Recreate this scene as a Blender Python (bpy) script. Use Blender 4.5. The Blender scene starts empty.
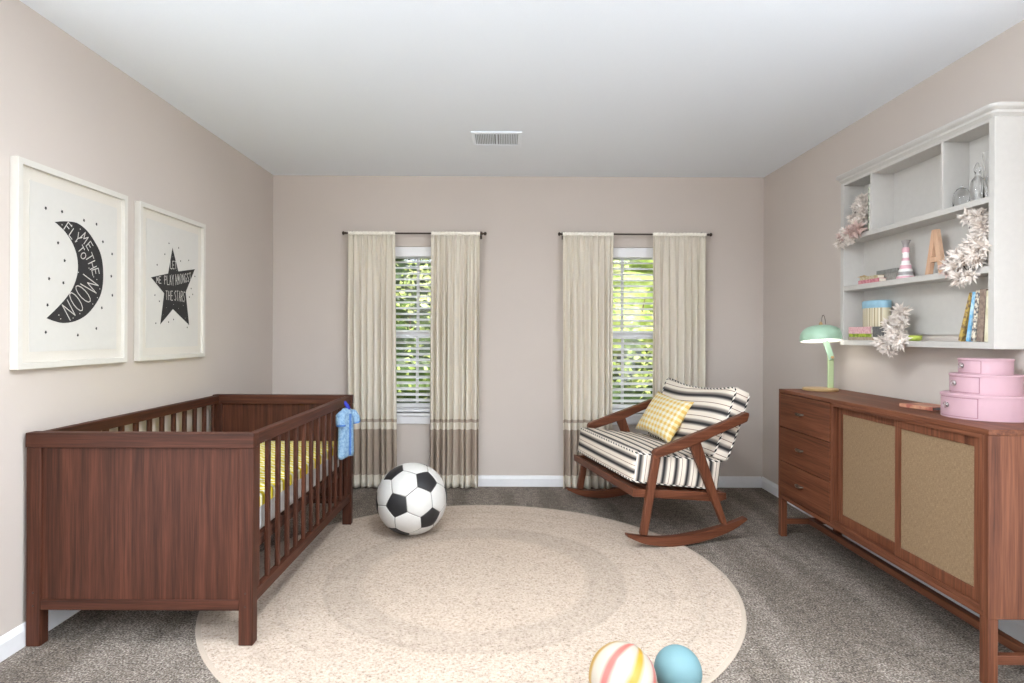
import bpy, bmesh, math, random
from mathutils import Vector, Matrix, noise

sc = bpy.context.scene
COL = sc.collection
rnd = random.Random(7)
V = Vector
PI = math.pi

# ------------------------------------------------------------------ materials
def srgb(r, g, b):
    f = lambda c: (c / 255 / 12.92) if c / 255 <= 0.04045 else ((c / 255 + 0.055) / 1.055) ** 2.4
    return (f(r), f(g), f(b), 1.0)

class NT:
    def __init__(s, name):
        s.m = bpy.data.materials.new(name); s.m.use_nodes = True
        s.t = s.m.node_tree; s.n = s.t.nodes; s.l = s.t.links
        s.b = s.n['Principled BSDF']
    def new(s, typ, **kw):
        nd = s.n.new(typ)
        for k, v in kw.items(): setattr(nd, k, v)
        return nd
    def link(s, a, b): s.l.new(a, b)
    def coord(s, scale=(1, 1, 1), which='Object', rot=(0, 0, 0), loc=(0, 0, 0)):
        tc = s.new('ShaderNodeTexCoord'); mp = s.new('ShaderNodeMapping')
        mp.inputs['Scale'].default_value = scale; mp.inputs['Rotation'].default_value = rot
        mp.inputs['Location'].default_value = loc
        s.link(tc.outputs[which], mp.inputs['Vector']); return mp.outputs['Vector']
    def noise(s, vec, scale=5, detail=4, rough=.5, dist=0):
        nd = s.new('ShaderNodeTexNoise'); nd.inputs['Scale'].default_value = scale
        nd.inputs['Detail'].default_value = detail; nd.inputs['Roughness'].default_value = rough
        nd.inputs['Distortion'].default_value = dist
        s.link(vec, nd.inputs['Vector']); return nd.outputs['Fac']
    def ramp(s, fac, stops, interp='LINEAR'):
        nd = s.new('ShaderNodeValToRGB'); cr = nd.color_ramp; cr.interpolation = interp
        while len(cr.elements) < len(stops): cr.elements.new(.5)
        for e, (p, c) in zip(cr.elements, stops):
            e.position = p; e.color = c if len(c) == 4 else (*c, 1)
        s.link(fac, nd.inputs['Fac']); return nd.outputs['Color']
    def math(s, op, a, b=None, c=None):
        nd = s.new('ShaderNodeMath', operation=op)
        for i, v in enumerate((a, b, c)):
            if v is None: continue
            if isinstance(v, (int, float)): nd.inputs[i].default_value = v
            else: s.link(v, nd.inputs[i])
        return nd.outputs[0]
    def sep(s, vec):
        nd = s.new('ShaderNodeSeparateXYZ'); s.link(vec, nd.inputs[0]); return nd.outputs
    def mix(s, fac, a, b, mode='MIX'):
        nd = s.new('ShaderNodeMixRGB', blend_type=mode)
        for i, v in ((0, fac), (1, a), (2, b)):
            if isinstance(v, (int, float)): nd.inputs[i].default_value = v
            elif isinstance(v, tuple): nd.inputs[i].default_value = v
            else: s.link(v, nd.inputs[i])
        return nd.outputs[0]
    def base(s, c):
        if isinstance(c, tuple): s.b.inputs['Base Color'].default_value = c
        else: s.link(c, s.b.inputs['Base Color'])
    def bump(s, h, strength=.3, dist=.005):
        nd = s.new('ShaderNodeBump'); nd.inputs['Strength'].default_value = strength
        nd.inputs['Distance'].default_value = dist
        s.link(h, nd.inputs['Height']); s.link(nd.outputs[0], s.b.inputs['Normal'])
    def set(s, **kw):
        for k, v in kw.items(): s.b.inputs[k.replace('_', ' ')].default_value = v
        return s

def plain(name, col, rough=.5, metal=0, var=.06, bump=0, scale=40, **kw):
    t = NT(name); vec = t.coord()
    f = t.noise(vec, scale, 3)
    lo = tuple(c * (1 - var) for c in col[:3]) + (1,); hi = tuple(min(1, c * (1 + var)) for c in col[:3]) + (1,)
    t.base(t.ramp(f, [(.3, lo), (.7, hi)]))
    t.set(Roughness=rough, Metallic=metal, **kw)
    if bump: t.bump(f, bump, .002)
    return t.m

def wood(name, axis, dark=(44, 24, 16), mid=(70, 38, 26), light=(92, 53, 38), rough=.55, strips=0.5, fs=1.0):
    t = NT(name)
    sc_ = [70 * fs, 70 * fs, 70 * fs]; sc_['xyz'.index(axis)] = 2.2
    f1 = t.noise(t.coord(tuple(sc_)), 1, 5, .6, .4)
    s2 = [16, 16, 16]; s2['xyz'.index(axis)] = .25
    f2 = t.noise(t.coord(tuple(s2)), 1.2, 2, .5)
    s3 = [350, 350, 350]; s3['xyz'.index(axis)] = 8
    f3 = t.noise(t.coord(tuple(s3)), 1, 2, .5)
    f = t.math('ADD', t.math('MULTIPLY', f1, .62), t.math('MULTIPLY', f2, .38))
    f = t.math('ADD', f, t.math('MULTIPLY', t.math('SUBTRACT', f3, .5), .3))
    c = t.ramp(f, [(.33, srgb(*dark)), (.5, srgb(*mid)), (.68, srgb(*light))])
    t.base(c); t.set(Roughness=rough); t.b.inputs['Specular IOR Level'].default_value = .22; t.bump(f3, .08, .001)
    return t.m

M = {}
def wallmat():
    t = NT('wall_paint'); v = t.coord()
    f = t.noise(v, 1.2, 3); t.base(t.ramp(f, [(.3, srgb(196, 186, 178)), (.7, srgb(200, 190, 182))]))
    t.bump(t.noise(v, 260, 2), .08, .001); t.set(Roughness=.85); return t.m
M['wall'] = wallmat()
M['ceiling'] = plain('ceiling_paint', srgb(234, 240, 247), .9, var=.01, bump=.05, scale=180)
M['trim'] = plain('white_trim_paint', srgb(226, 226, 228), .4, var=.015)
M['shelfwhite'] = plain('white_lacquer', srgb(190, 187, 182), .4, var=.02)
M['framewhite'] = plain('frame_white', srgb(210, 206, 198), .45, var=.015)
M['walnut_x'] = wood('walnut_grain_x', 'x'); M['walnut_y'] = wood('walnut_grain_y', 'y'); M['walnut_z'] = wood('walnut_grain_z', 'z')
M['teak_x'] = wood('teak_grain_x', 'x', (68, 37, 24), (98, 57, 38), (120, 75, 53), .5)
M['teak_y'] = wood('teak_grain_y', 'y', (68, 37, 24), (98, 57, 38), (120, 75, 53), .5)
M['teak_z'] = wood('teak_grain_z', 'z', (68, 37, 24), (98, 57, 38), (120, 75, 53), .5)
M['chair_x'] = wood('chairwood_grain_x', 'x', (70, 38, 24), (96, 55, 37), (116, 70, 49), .45)
M['chair_z'] = wood('chairwood_grain_z', 'z', (70, 38, 24), (96, 55, 37), (116, 70, 49), .45)
M['chair_y'] = wood('chairwood_grain_y', 'y', (70, 38, 24), (96, 55, 37), (116, 70, 49), .45)

def carpet():
    t = NT('carpet_pile'); v = t.coord()
    fine = t.noise(v, 130, 3, .75); med = t.noise(v, 26, 4, .6)
    # vacuum tracks: stretched large patches
    big = t.noise(t.coord((3.2, .55, 1), rot=(0, 0, .25)), 1.5, 2, .5)
    c1 = t.ramp(fine, [(.33, srgb(66, 57, 50)), (.5, srgb(140, 129, 119)), (.68, srgb(212, 202, 191))])
    c2 = t.ramp(med, [(.3, (.62, .62, .62)), (.7, (1.12, 1.12, 1.12))])
    c = t.mix(1, c1, c2, 'MULTIPLY')
    c3 = t.ramp(big, [(.42, (.78, .77, .755)), (.56, (1.08, 1.08, 1.08))])
    c = t.mix(1, c, c3, 'MULTIPLY')
    t.base(c); t.set(Roughness=1.0); t.b.inputs['Specular IOR Level'].default_value = .1
    h = t.math('ADD', fine, t.math('MULTIPLY', med, 1.3)); t.bump(h, .9, .012)
    return t.m
M['carpet'] = carpet()

def rugmat():
    t = NT('rug_weave'); v = t.coord()
    o = t.sep(v)
    r = t.math('SQRT', t.math('ADD', t.math('MULTIPLY', o[0], o[0]), t.math('MULTIPLY', o[1], o[1])))
    fine = t.noise(v, 95, 3, .7)
    med = t.noise(v, 7, 4, .65, 1.5)
    ang = t.noise(v, 2.3, 3, .5)
    rr = t.math('ADD', r, t.math('MULTIPLY', t.math('SUBTRACT', ang, .5), .05))
    rings = t.ramp(t.math('DIVIDE', rr, 1.244), [(0, (.95, .93, .91)), (.42, (.95, .93, .91)), (.46, (.84, .83, .82)), (.56, (.86, .85, .84)), (.575, (.80, .79, .78)), (.59, (.95, .94, .93)), (.73, (.96, .95, .94)), (.745, (.90, .89, .88)), (.76, (1, .99, .98)), (.84, (.96, .95, .94)), (.855, (.90, .895, .89)), (.87, (.98, .97, .96)), (1, (1, 1, 1))])
    c1 = t.ramp(fine, [(.30, srgb(140, 122, 108)), (.44, srgb(191, 175, 160)), (.7, srgb(213, 198, 183))])
    c2 = t.ramp(med, [(.3, (.93, .92, .91)), (.7, (1, 1, 1))])
    c = t.mix(1, t.mix(1, c1, rings, 'MULTIPLY'), c2, 'MULTIPLY')
    wv = t.new('ShaderNodeMath', operation='SINE'); t.link(t.math('MULTIPLY', r, 520), wv.inputs[0])
    t.base(c); t.set(Roughness=1.0); t.b.inputs['Specular IOR Level'].default_value = .1
    h = t.math('ADD', t.math('MULTIPLY', fine, 1.6), t.math('ADD', t.math('MULTIPLY', wv.outputs[0], .05), med)); t.bump(h, .75, .008)
    return t.m
M['rug'] = rugmat()
M['rug_edge'] = plain('rug_binding', srgb(180, 165, 150), .95, bump=.3, scale=200)

def curtainmat():
    t = NT('curtain_linen'); v = t.coord(); o = t.sep(v)
    weave = t.noise(t.coord((300, 300, 30)), 1, 3, .6); w2 = t.noise(t.coord((30, 30, 260)), 1, 3, .6)
    z = t.math('DIVIDE', o[2], 2.0)
    cr = srgb(234, 227, 213); tp = srgb(184, 168, 152); t2 = srgb(190, 174, 158)
    c = t.ramp(z, [(0, cr), (.052, tp), (.23, cr), (.256, t2), (.269, cr)], 'CONSTANT')
    f = t.math('ADD', t.math('MULTIPLY', weave, .5), t.math('MULTIPLY', w2, .5))
    c = t.mix(1, c, t.ramp(f, [(.35, (.94, .94, .93)), (.6, (1, 1, 1))]), 'MULTIPLY')
    t.base(c); t.set(Roughness=.9); t.bump(f, .25, .001)
    tr = t.new('ShaderNodeBsdfTranslucent'); t.link(c, tr.inputs[0])
    ms = t.new('ShaderNodeMixShader'); ms.inputs[0].default_value = .18
    out = t.n['Material Output']; t.link(t.b.outputs[0], ms.inputs[1]); t.link(tr.outputs[0], ms.inputs[2]); t.link(ms.outputs[0], out.inputs[0])
    return t.m
M['curtain'] = curtainmat()
M['curtaintop'] = plain('curtain_heading_linen', srgb(246, 241, 230), .9, var=.03, scale=90)
M['rod'] = plain('bronze_rod', srgb(70, 60, 54), .35, .7)
M['bronze'] = plain('aged_bronze', srgb(84, 70, 58), .35, .4)
M['brass'] = plain('brushed_brass', srgb(186, 156, 112), .4, .3)
M['blind'] = plain('white_blind', srgb(238, 238, 240), .45, var=.01)

def stripes_mat():
    t = NT('black_and_cream_stripes')
    tc = t.new('ShaderNodeTexCoord'); o = t.sep(tc.outputs['UV'])
    u = t.math('FRACT', o[0])
    K = srgb(34, 33, 35); W = srgb(228, 218, 204); G = srgb(150, 140, 130); B = srgb(120, 84, 66)
    c = t.ramp(u, [(0, K), (.07, K), (.11, srgb(90, 86, 84)), (.22, G), (.33, W), (.50, W), (.51, B), (.54, B), (.55, W), (.80, W), (.89, G), (.95, srgb(70, 67, 68)), (1, K)])
    f = t.noise(t.coord((1, 1, 1)), 420, 2); t.base(c); t.set(Roughness=.9); t.bump(f, .2, .001)
    return t.m
M['stripes'] = stripes_mat()
def piping_mat():
    t = NT('twisted_piping'); tc = t.new('ShaderNodeTexCoord'); o = t.sep(tc.outputs['UV'])
    u = t.math('FRACT', t.math('ADD', t.math('MULTIPLY', o[0], 26), o[1]))
    t.base(t.ramp(u, [(0, srgb(22, 22, 25)), (.5, srgb(235, 228, 218))], 'CONSTANT')); t.set(Roughness=.85); return t.m
M['piping'] = piping_mat()
def gingham():
    t = NT('yellow_gingham'); tc = t.new('ShaderNodeTexCoord'); o = t.sep(tc.outputs['UV'])
    a = t.math('GREATER_THAN', t.math('FRACT', t.math('MULTIPLY', o[0], 11)), .5)
    b = t.math('GREATER_THAN', t.math('FRACT', t.math('MULTIPLY', o[1], 8)), .5)
    s = t.math('MULTIPLY', t.math('ADD', a, b), .5)
    t.base(t.ramp(s, [(0, srgb(222, 218, 204)), (.3, srgb(224, 206, 156)), (.8, srgb(216, 178, 96))], 'CONSTANT'))
    t.set(Roughness=.9); t.bump(t.noise(t.coord(), 300, 2), .15, .001); return t.m
M['gingham'] = gingham()
def sheetmat():
    t = NT('yellow_wave_sheet'); v = t.coord(); o = t.sep(v)
    w = t.math('ADD', t.math('MULTIPLY', o[1], 22), t.math('MULTIPLY', t.math('PINGPONG', t.math('MULTIPLY', o[0], 22), .5), 1.0))
    c = t.ramp(t.math('FRACT', w), [(0, srgb(244, 240, 206)), (.42, srgb(222, 202, 40))], 'CONSTANT')
    t.base(c); t.set(Roughness=.9); return t.m
M['sheet'] = sheetmat()
M['mattress'] = plain('grey_mattress_cover', srgb(196, 196, 196), .9, bump=.3, scale=60)
M['cane'] = None
def canemat():
    t = NT('woven_cane'); a = t.noise(t.coord((1, 620, 60)), 1, 2); b = t.noise(t.coord((1, 90, 520)), 1, 2)
    f = t.math('ADD', t.math('MULTIPLY', a, .5), t.math('MULTIPLY', b, .5))
    t.base(t.ramp(f, [(.36, srgb(106, 84, 60)), (.5, srgb(124, 101, 74)), (.64, srgb(142, 119, 91))]))
    t.set(Roughness=.85); t.bump(f, .4, .001); return t.m
M['cane'] = canemat()
M['ball_white'] = plain('ball_white_leather', srgb(204, 202, 198), .45, var=.02)
M['ball_black'] = plain('ball_black_leather', srgb(34, 33, 35), .5)
M['ball_seam'] = plain('ball_seam', srgb(112, 108, 102), .7)
def stripeball():
    t = NT('candy_striped_ball'); v = t.coord(); o = t.sep(v)
    a = t.math('DIVIDE', t.math('ARCTAN2', o[1], o[0]), 2 * PI)
    u = t.math('FRACT', t.math('MULTIPLY', t.math('ADD', a, 1), 4))
    W = srgb(176, 166, 152); P = srgb(178, 92, 84); Y = srgb(168, 130, 42); Wd = srgb(168, 157, 143)
    t.base(t.ramp(u, [(0, W), (.08, W), (.16, P), (.24, P), (.34, W), (.54, Wd), (.64, Y), (.74, Y), (.84, W), (1, W)]))
    t.set(Roughness=.35); return t.m
M['stripeball'] = stripeball()
M['blueball'] = plain('matte_blue_ball', srgb(102, 136, 142), .65, var=.01)
M['mint'] = plain('mint_enamel', srgb(160, 192, 168), .35, var=.01)
M['palegreen'] = plain('pale_green_enamel', srgb(172, 190, 146), .4, var=.01)
M['paper'] = plain('warm_white_paper', srgb(206, 203, 197), .8, var=.01)
M['linen'] = plain('cream_linen_mat', srgb(212, 206, 196), .9, var=.02, bump=.2, scale=220)
M['ink'] = plain('black_ink', srgb(40, 38, 38), .8, var=.2, scale=60)
M['chalk'] = plain('pale_lettering', srgb(206, 202, 196), .8)
M['pink'] = plain('pink_card', srgb(178, 144, 152), .6, var=.015)
M['pinkdark'] = plain('pink_card_gap', srgb(140, 100, 114), .7, var=.015)
M['chrome'] = plain('nickel', srgb(200, 196, 196), .25, .9)
M['petal'] = plain('silvery_cream_petal', srgb(222, 213, 205), .55, var=.12, scale=30)
M['petalpink'] = plain('dusty_rose_petal', srgb(206, 182, 174), .6, var=.12, scale=30)
M['letterwood'] = wood('raw_beech', 'z', (186, 148, 120), (200, 162, 134), (212, 178, 150), .6)
def glassmat(name, col=(1, 1, 1, 1), rough=.02):
    t = NT(name); g = t.b; g.inputs['Base Color'].default_value = col
    g.inputs['Transmission Weight'].default_value = 1; g.inputs['Roughness'].default_value = rough; g.inputs['IOR'].default_value = 1.45
    return t.m
def paneglass():
    t = NT('thin_window_pane'); tr = t.new('ShaderNodeBsdfTransparent'); gl = t.new('ShaderNodeBsdfGlossy'); gl.inputs['Roughness'].default_value = .02
    ms = t.new('ShaderNodeMixShader'); fr = t.new('ShaderNodeFresnel'); fr.inputs[0].default_value = 1.45
    t.link(fr.outputs[0], ms.inputs[0]); t.link(tr.outputs[0], ms.inputs[1]); t.link(gl.outputs[0], ms.inputs[2])
    t.link(ms.outputs[0], t.n['Material Output'].inputs[0]); return t.m
M['pane'] = paneglass()
M['glassware'] = glassmat('clear_glassware')
def emit(name, col, s):
    t = NT(name); t.base(col); t.b.inputs['Emission Color'].default_value = col; t.b.inputs['Emission Strength'].default_value = s; return t.m
M['bulb'] = emit('lit_lamp_bulb', (1, .97, .9, 1), 1.6)
def romper():
    t = NT('blue_fleece'); f = t.noise(t.coord(), 75, 3, .7)
    t.base(t.ramp(f, [(.35, srgb(98, 136, 174)), (.6, srgb(150, 180, 204))])); t.set(Roughness=1); t.bump(f, .6, .004); return t.m
M['fleece'] = romper()
M['fleecedark'] = plain('blue_fleece_dark', srgb(76, 120, 188), .95, var=.2, bump=.5, scale=90)
M['navy'] = plain('cobalt_blue_cloth', srgb(38, 52, 172), .7)
def leafmat(name, d, m, l):
    t = NT(name); f = t.noise(t.coord(), 3.2, 4, .7)
    t.base(t.ramp(f, [(.35, srgb(*d)), (.5, srgb(*m)), (.68, srgb(*l))])); t.set(Roughness=.5)
    tr = t.new('ShaderNodeBsdfTranslucent'); tr.inputs[0].default_value = srgb(*l)
    ms = t.new('ShaderNodeMixShader'); ms.inputs[0].default_value = .3
    t.link(t.b.outputs[0], ms.inputs[1]); t.link(tr.outputs[0], ms.inputs[2]); t.link(ms.outputs[0], t.n['Material Output'].inputs[0])
    return t.m
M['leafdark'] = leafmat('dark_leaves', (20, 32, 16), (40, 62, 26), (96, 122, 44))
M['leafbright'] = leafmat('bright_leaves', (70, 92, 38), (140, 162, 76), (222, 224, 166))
M['bark'] = wood('tree_bark', 'z', (60, 48, 38), (96, 78, 62), (140, 120, 100), .9)
M['lawn'] = plain('garden_soil_and_grass', srgb(120, 104, 74), .95, var=.3, bump=.5, scale=14)

# ------------------------------------------------------------------ mesh helpers
class G:
    """collects geometry for one mesh object; every face carries a material index"""
    def __init__(s): s.v = []; s.f = []; s.mi = []; s.uv = []; s.has_uv = False
    def add(s, vs, fs, mi=0, uvs=None):
        o = len(s.v); s.v += [V(p) for p in vs]
        for k, f in enumerate(fs):
            s.f.append([i + o for i in f]); s.mi.append(mi)
            s.uv.append(uvs[k] if uvs else None)
        if uvs: s.has_uv = True
        return s
    def box(s, x0, x1, y0, y1, z0, z1, mi=0, M4=None):
        p = [V((x, y, z)) for z in (z0, z1) for y in (y0, y1) for x in (x0, x1)]
        if M4: p = [M4 @ q for q in p]
        return s.add(p, [(0, 2, 3, 1), (4, 5, 7, 6), (0, 1, 5, 4), (2, 6, 7, 3), (0, 4, 6, 2), (1, 3, 7, 5)], mi)
    def prism(s, poly, d, mi=0):
        n = len(poly); a = [V(p) for p in poly]; b = [p + V(d) for p in a]
        return s.add(a + b, [tuple(range(n))[::-1], tuple(range(n, 2 * n))] + [(i, (i + 1) % n, n + (i + 1) % n, n + i) for i in range(n)], mi)
    def lathe(s, prof, n=32, mi=0, c=(0, 0, 0), sx=1, sy=1, M4=None, cap=True):
        vs = []; fs = []; m = len(prof)
        for r, z in prof:
            for k in range(n):
                a = 2 * PI * k / n; p = V((c[0] + r * math.cos(a) * sx, c[1] + r * math.sin(a) * sy, c[2] + z)); vs.append(M4 @ p if M4 else p)
        for i in range(m - 1):
            for k in range(n): fs.append((i * n + k, i * n + (k + 1) % n, (i + 1) * n + (k + 1) % n, (i + 1) * n + k))
        if cap:
            if prof[0][0] > 1e-5: fs.append(tuple(range(n))[::-1])
            if prof[-1][0] > 1e-5: fs.append(tuple(range((m - 1) * n, m * n)))
        return s.add(vs, fs, mi)
    def tube(s, pts, r, n=8, mi=0, closed=False, uv=False):
        pts = [V(p) for p in pts]; m = len(pts); vs = []; fs = []; uvs = []
        rs = r if isinstance(r, (list, tuple)) else [r] * m
        up = V((0, 0, 1)); L = 0; Ls = []
        for i, p in enumerate(pts):
            if i: L += (p - pts[i - 1]).length
            Ls.append(L)
            if closed: t = pts[(i + 1) % m] - pts[i - 1]
            else: t = pts[min(i + 1, m - 1)] - pts[max(i - 1, 0)]
            t.normalize()
            a = t.cross(up)
            if a.length < .2: a = t.cross(V((1, 0, 0)))
            a.normalize(); b = a.cross(t)
            if i: # keep the frame from flipping
                a0 = (vs[-n] - pts[i - 1]).normalized(); a1 = (a0 - t * a0.dot(t))
                if a1.length > .1: a = a1.normalized(); b = t.cross(a) if False else a.cross(t)
            for k in range(n):
                an = 2 * PI * k / n; vs.append(p + (a * math.cos(an) + b * math.sin(an)) * rs[i])
        R = m if closed else m - 1
        for i in range(R):
            j = (i + 1) % m
            for k in range(n):
                fs.append((i * n + k, i * n + (k + 1) % n, j * n + (k + 1) % n, j * n + k))
                l0 = Ls[i]; l1 = Ls[j] if j else L + (pts[0] - pts[-1]).length
                uvs.append([(l0, k / n), (l0, (k + 1) / n), (l1, (k + 1) / n), (l1, k / n)])
        if not closed:
            fs.append(tuple(range(n))[::-1]); fs.append(tuple(range((m - 1) * n, m * n))); uvs += [[(0, 0)] * n] * 2
        return s.add(vs, fs, mi, uvs if uv else None)
    def sphere(s, c, r, n=16, mi=0, sz=1, M4=None):
        return s.lathe([(max(r * math.sin(PI * i / n), 1e-6 if i in (0, n) else 0), -r * sz * math.cos(PI * i / n)) for i in range(n + 1)], n * 2, mi, c, M4=M4, cap=False)

def ring(g, ax, x0, x1, a0, a1, b0, b1, fa, fb0, fb1, mi=0):
    """one-piece rectangular frame; ax 'x': thickness along x, a = y, b = z"""
    o = [(a0, b0), (a1, b0), (a1, b1), (a0, b1)]; i = [(a0 + fa, b0 + fb0), (a1 - fa, b0 + fb0), (a1 - fa, b1 - fb1), (a0 + fa, b1 - fb1)]
    vs = [(x, *p) for x in (x0, x1) for p in o + i]; fs = []
    for k in range(4):
        n = (k + 1) % 4
        fs += [(k, n, 4 + n, 4 + k), (8 + k, 8 + n, 12 + n, 12 + k), (k, n, 8 + n, 8 + k), (4 + k, 4 + n, 12 + n, 12 + k)]
    return g.add(vs, fs, mi)
def build(name, g, mats, parent=None, smooth=None, bevel=0, seg=2, merge=True):
    me = bpy.data.meshes.new(name)
    me.from_pydata([tuple(v) for v in g.v], [], g.f)
    if not isinstance(mats, (list, tuple)): mats = [mats]
    for m in mats: me.materials.append(m)
    me.polygons.foreach_set('material_index', g.mi)
    if g.has_uv:
        ul = me.uv_layers.new(name='UVMap'); li = 0
        for k, f in enumerate(g.f):
            for j in range(len(f)):
                ul.data[li].uv = g.uv[k][j] if g.uv[k] else (0, 0); li += 1
    bm = bmesh.new(); bm.from_mesh(me)
    if merge: bmesh.ops.remove_doubles(bm, verts=bm.verts, dist=1e-5)
    bmesh.ops.recalc_face_normals(bm, faces=bm.faces)
    bm.to_mesh(me); bm.free()
    o = bpy.data.objects.new(name, me); COL.objects.link(o)
    if parent: o.parent = parent
    if smooth is not None:
        me.polygons.foreach_set('use_smooth', [True] * len(me.polygons))
        if smooth < 180: me.set_sharp_from_angle(angle=math.radians(smooth))
    if bevel:
        b = o.modifiers.new('bevel', 'BEVEL'); b.width = bevel; b.segments = seg; b.limit_method = 'ANGLE'; b.angle_limit = math.radians(40)
        me.polygons.foreach_set('use_smooth', [True] * len(me.polygons)); me.set_sharp_from_angle(angle=math.radians(50))
    return o

def bx(x0, x1, y0, y1, z0, z1): return G().box(x0, x1, y0, y1, z0, z1)
def tag(o, label, cat, group=None, kind=None):
    o['label'] = label; o['category'] = cat
    if group: o['group'] = group
    if kind: o['kind'] = kind
    return o
def thing(name, label, cat, loc=(0, 0, 0), rz=0, group=None):
    o = bpy.data.objects.new(name, None); COL.objects.link(o); o.empty_display_size = .1
    o.location = loc; o.rotation_euler = (0, 0, rz); tag(o, label, cat, group); return o
def struct(name, g, m, parent=None, **kw):
    o = build(name, g, m, parent, **kw)
    if not parent: o['kind'] = 'structure'
    return o
def place(o, loc, rz=0): o.location = loc; o.rotation_euler = (0, 0, rz); return o

def puffy(hx, hy, hz, r, n=14, bulge=(0, 0, 0), uvf=None, warp=None):
    """rounded cushion box centred on 0: half sizes, corner radius, outward bulge per axis"""
    g = G(); h = (hx, hy, hz)
    for ax in range(3):
        for sg in (-1, 1):
            u, v = [i for i in range(3) if i != ax]; vs = []; fs = []; uvs = []
            for i in range(n + 1):
                for j in range(n + 1):
                    q = [0, 0, 0]; q[ax] = sg; q[u] = -math.cos(PI * i / n) if False else 2 * i / n - 1; q[v] = 2 * j / n - 1
                    p = V([q[k] * h[k] for k in range(3)])
                    inner = V([max(-(h[k] - r), min(h[k] - r, p[k])) for k in range(3)])
                    d = p - inner
                    if d.length > 1e-9: p = inner + d.normalized() * r
                    for k in range(3):
                        o_ = [w for w in range(3) if w != k]
                        p[k] += bulge[k] * (q[k]) * (1 - q[o_[0]] ** 2) * (1 - q[o_[1]] ** 2)
                    if warp: p = warp(p, q)
                    vs.append(p)
            for i in range(n):
                for j in range(n):
                    a = i * (n + 1) + j; fs.append((a, a + 1, a + n + 2, a + n + 1))
                    if uvf: uvs.append([uvf(vs[k], ax, sg) for k in fs[-1]])
            g.add(vs, fs, 0, uvs if uvf else None)
    return g

# ------------------------------------------------------------------ room
XL, XR, YB, H, YF = -1.83, 2.034, 4.726, 2.44, -1.6
struct('floor', bx(XL - .1, XR + .1, YF, YB + .14, -.08, 0), M['carpet'])
struct('ceiling', bx(XL - .1, XR + .1, YF, YB + .14, H, H + .08), M['ceiling'])
# unseen openings added in both side walls to let more sky light in
OY0, OY1, OZ = -1.35, 1.75, 2.28
for nm, x0, x1 in (('wall_left', XL - .1, XL), ('wall_right', XR, XR + .1)):
    g = G(); g.box(x0, x1, OY1, YB + .14, 0, H); g.box(x0, x1, YF, OY0, 0, H); g.box(x0, x1, OY0, OY1, OZ, H); struct(nm, g, M['wall'])
struct('wall_front', bx(XL - .1, XR + .1, YF - .12, YF, 0, H), M['wall'])
WIN = [(-.70, .70), (.94, .70)]     # centre x, clear width
WZ0, WZ1 = .575, 1.885
g = G(); xs = [XL] + [v for c, w in WIN for v in (c - w / 2, c + w / 2)] + [XR]
for i in range(0, 6, 2): g.box(xs[i], xs[i + 1], YB, YB + .14, 0, H)
for i in (1, 3):
    g.box(xs[i], xs[i + 1], YB, YB + .14, 0, WZ0); g.box(xs[i], xs[i + 1], YB, YB + .14, WZ1, H)
struct('wall_back', g, M['wall'])
def baseboard(name, x0, x1, y0, y1, ax):
    # profile: flat board with a stepped moulded top
    g = G()
    if ax == 'back': prof = [(0, 0), (-.013, 0), (-.013, .062), (-.009, .072), (-.006, .083), (0, .086)]; g.prism([(x0, y1 + a, z) for a, z in prof], (x1 - x0, 0, 0))
    elif ax == 'left': prof = [(0, 0), (.013, 0), (.013, .062), (.009, .072), (.006, .083), (0, .086)]; g.prism([(x0 + a, y0, z) for a, z in prof], (0, y1 - y0, 0))
    else: prof = [(0, 0), (-.013, 0), (-.013, .062), (-.009, .072), (-.006, .083), (0, .086)]; g.prism([(x1 + a, y0, z) for a, z in prof], (0, y1 - y0, 0))
    struct(name, g, M['trim'])
baseboard('baseboard_back', XL + .013, XR - .013, 0, YB, 'back')
baseboard('baseboard_left', XL, 0, OY1, YB, 'left')
baseboard('baseboard_right', 0, XR, OY1, YB, 'right')

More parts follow.
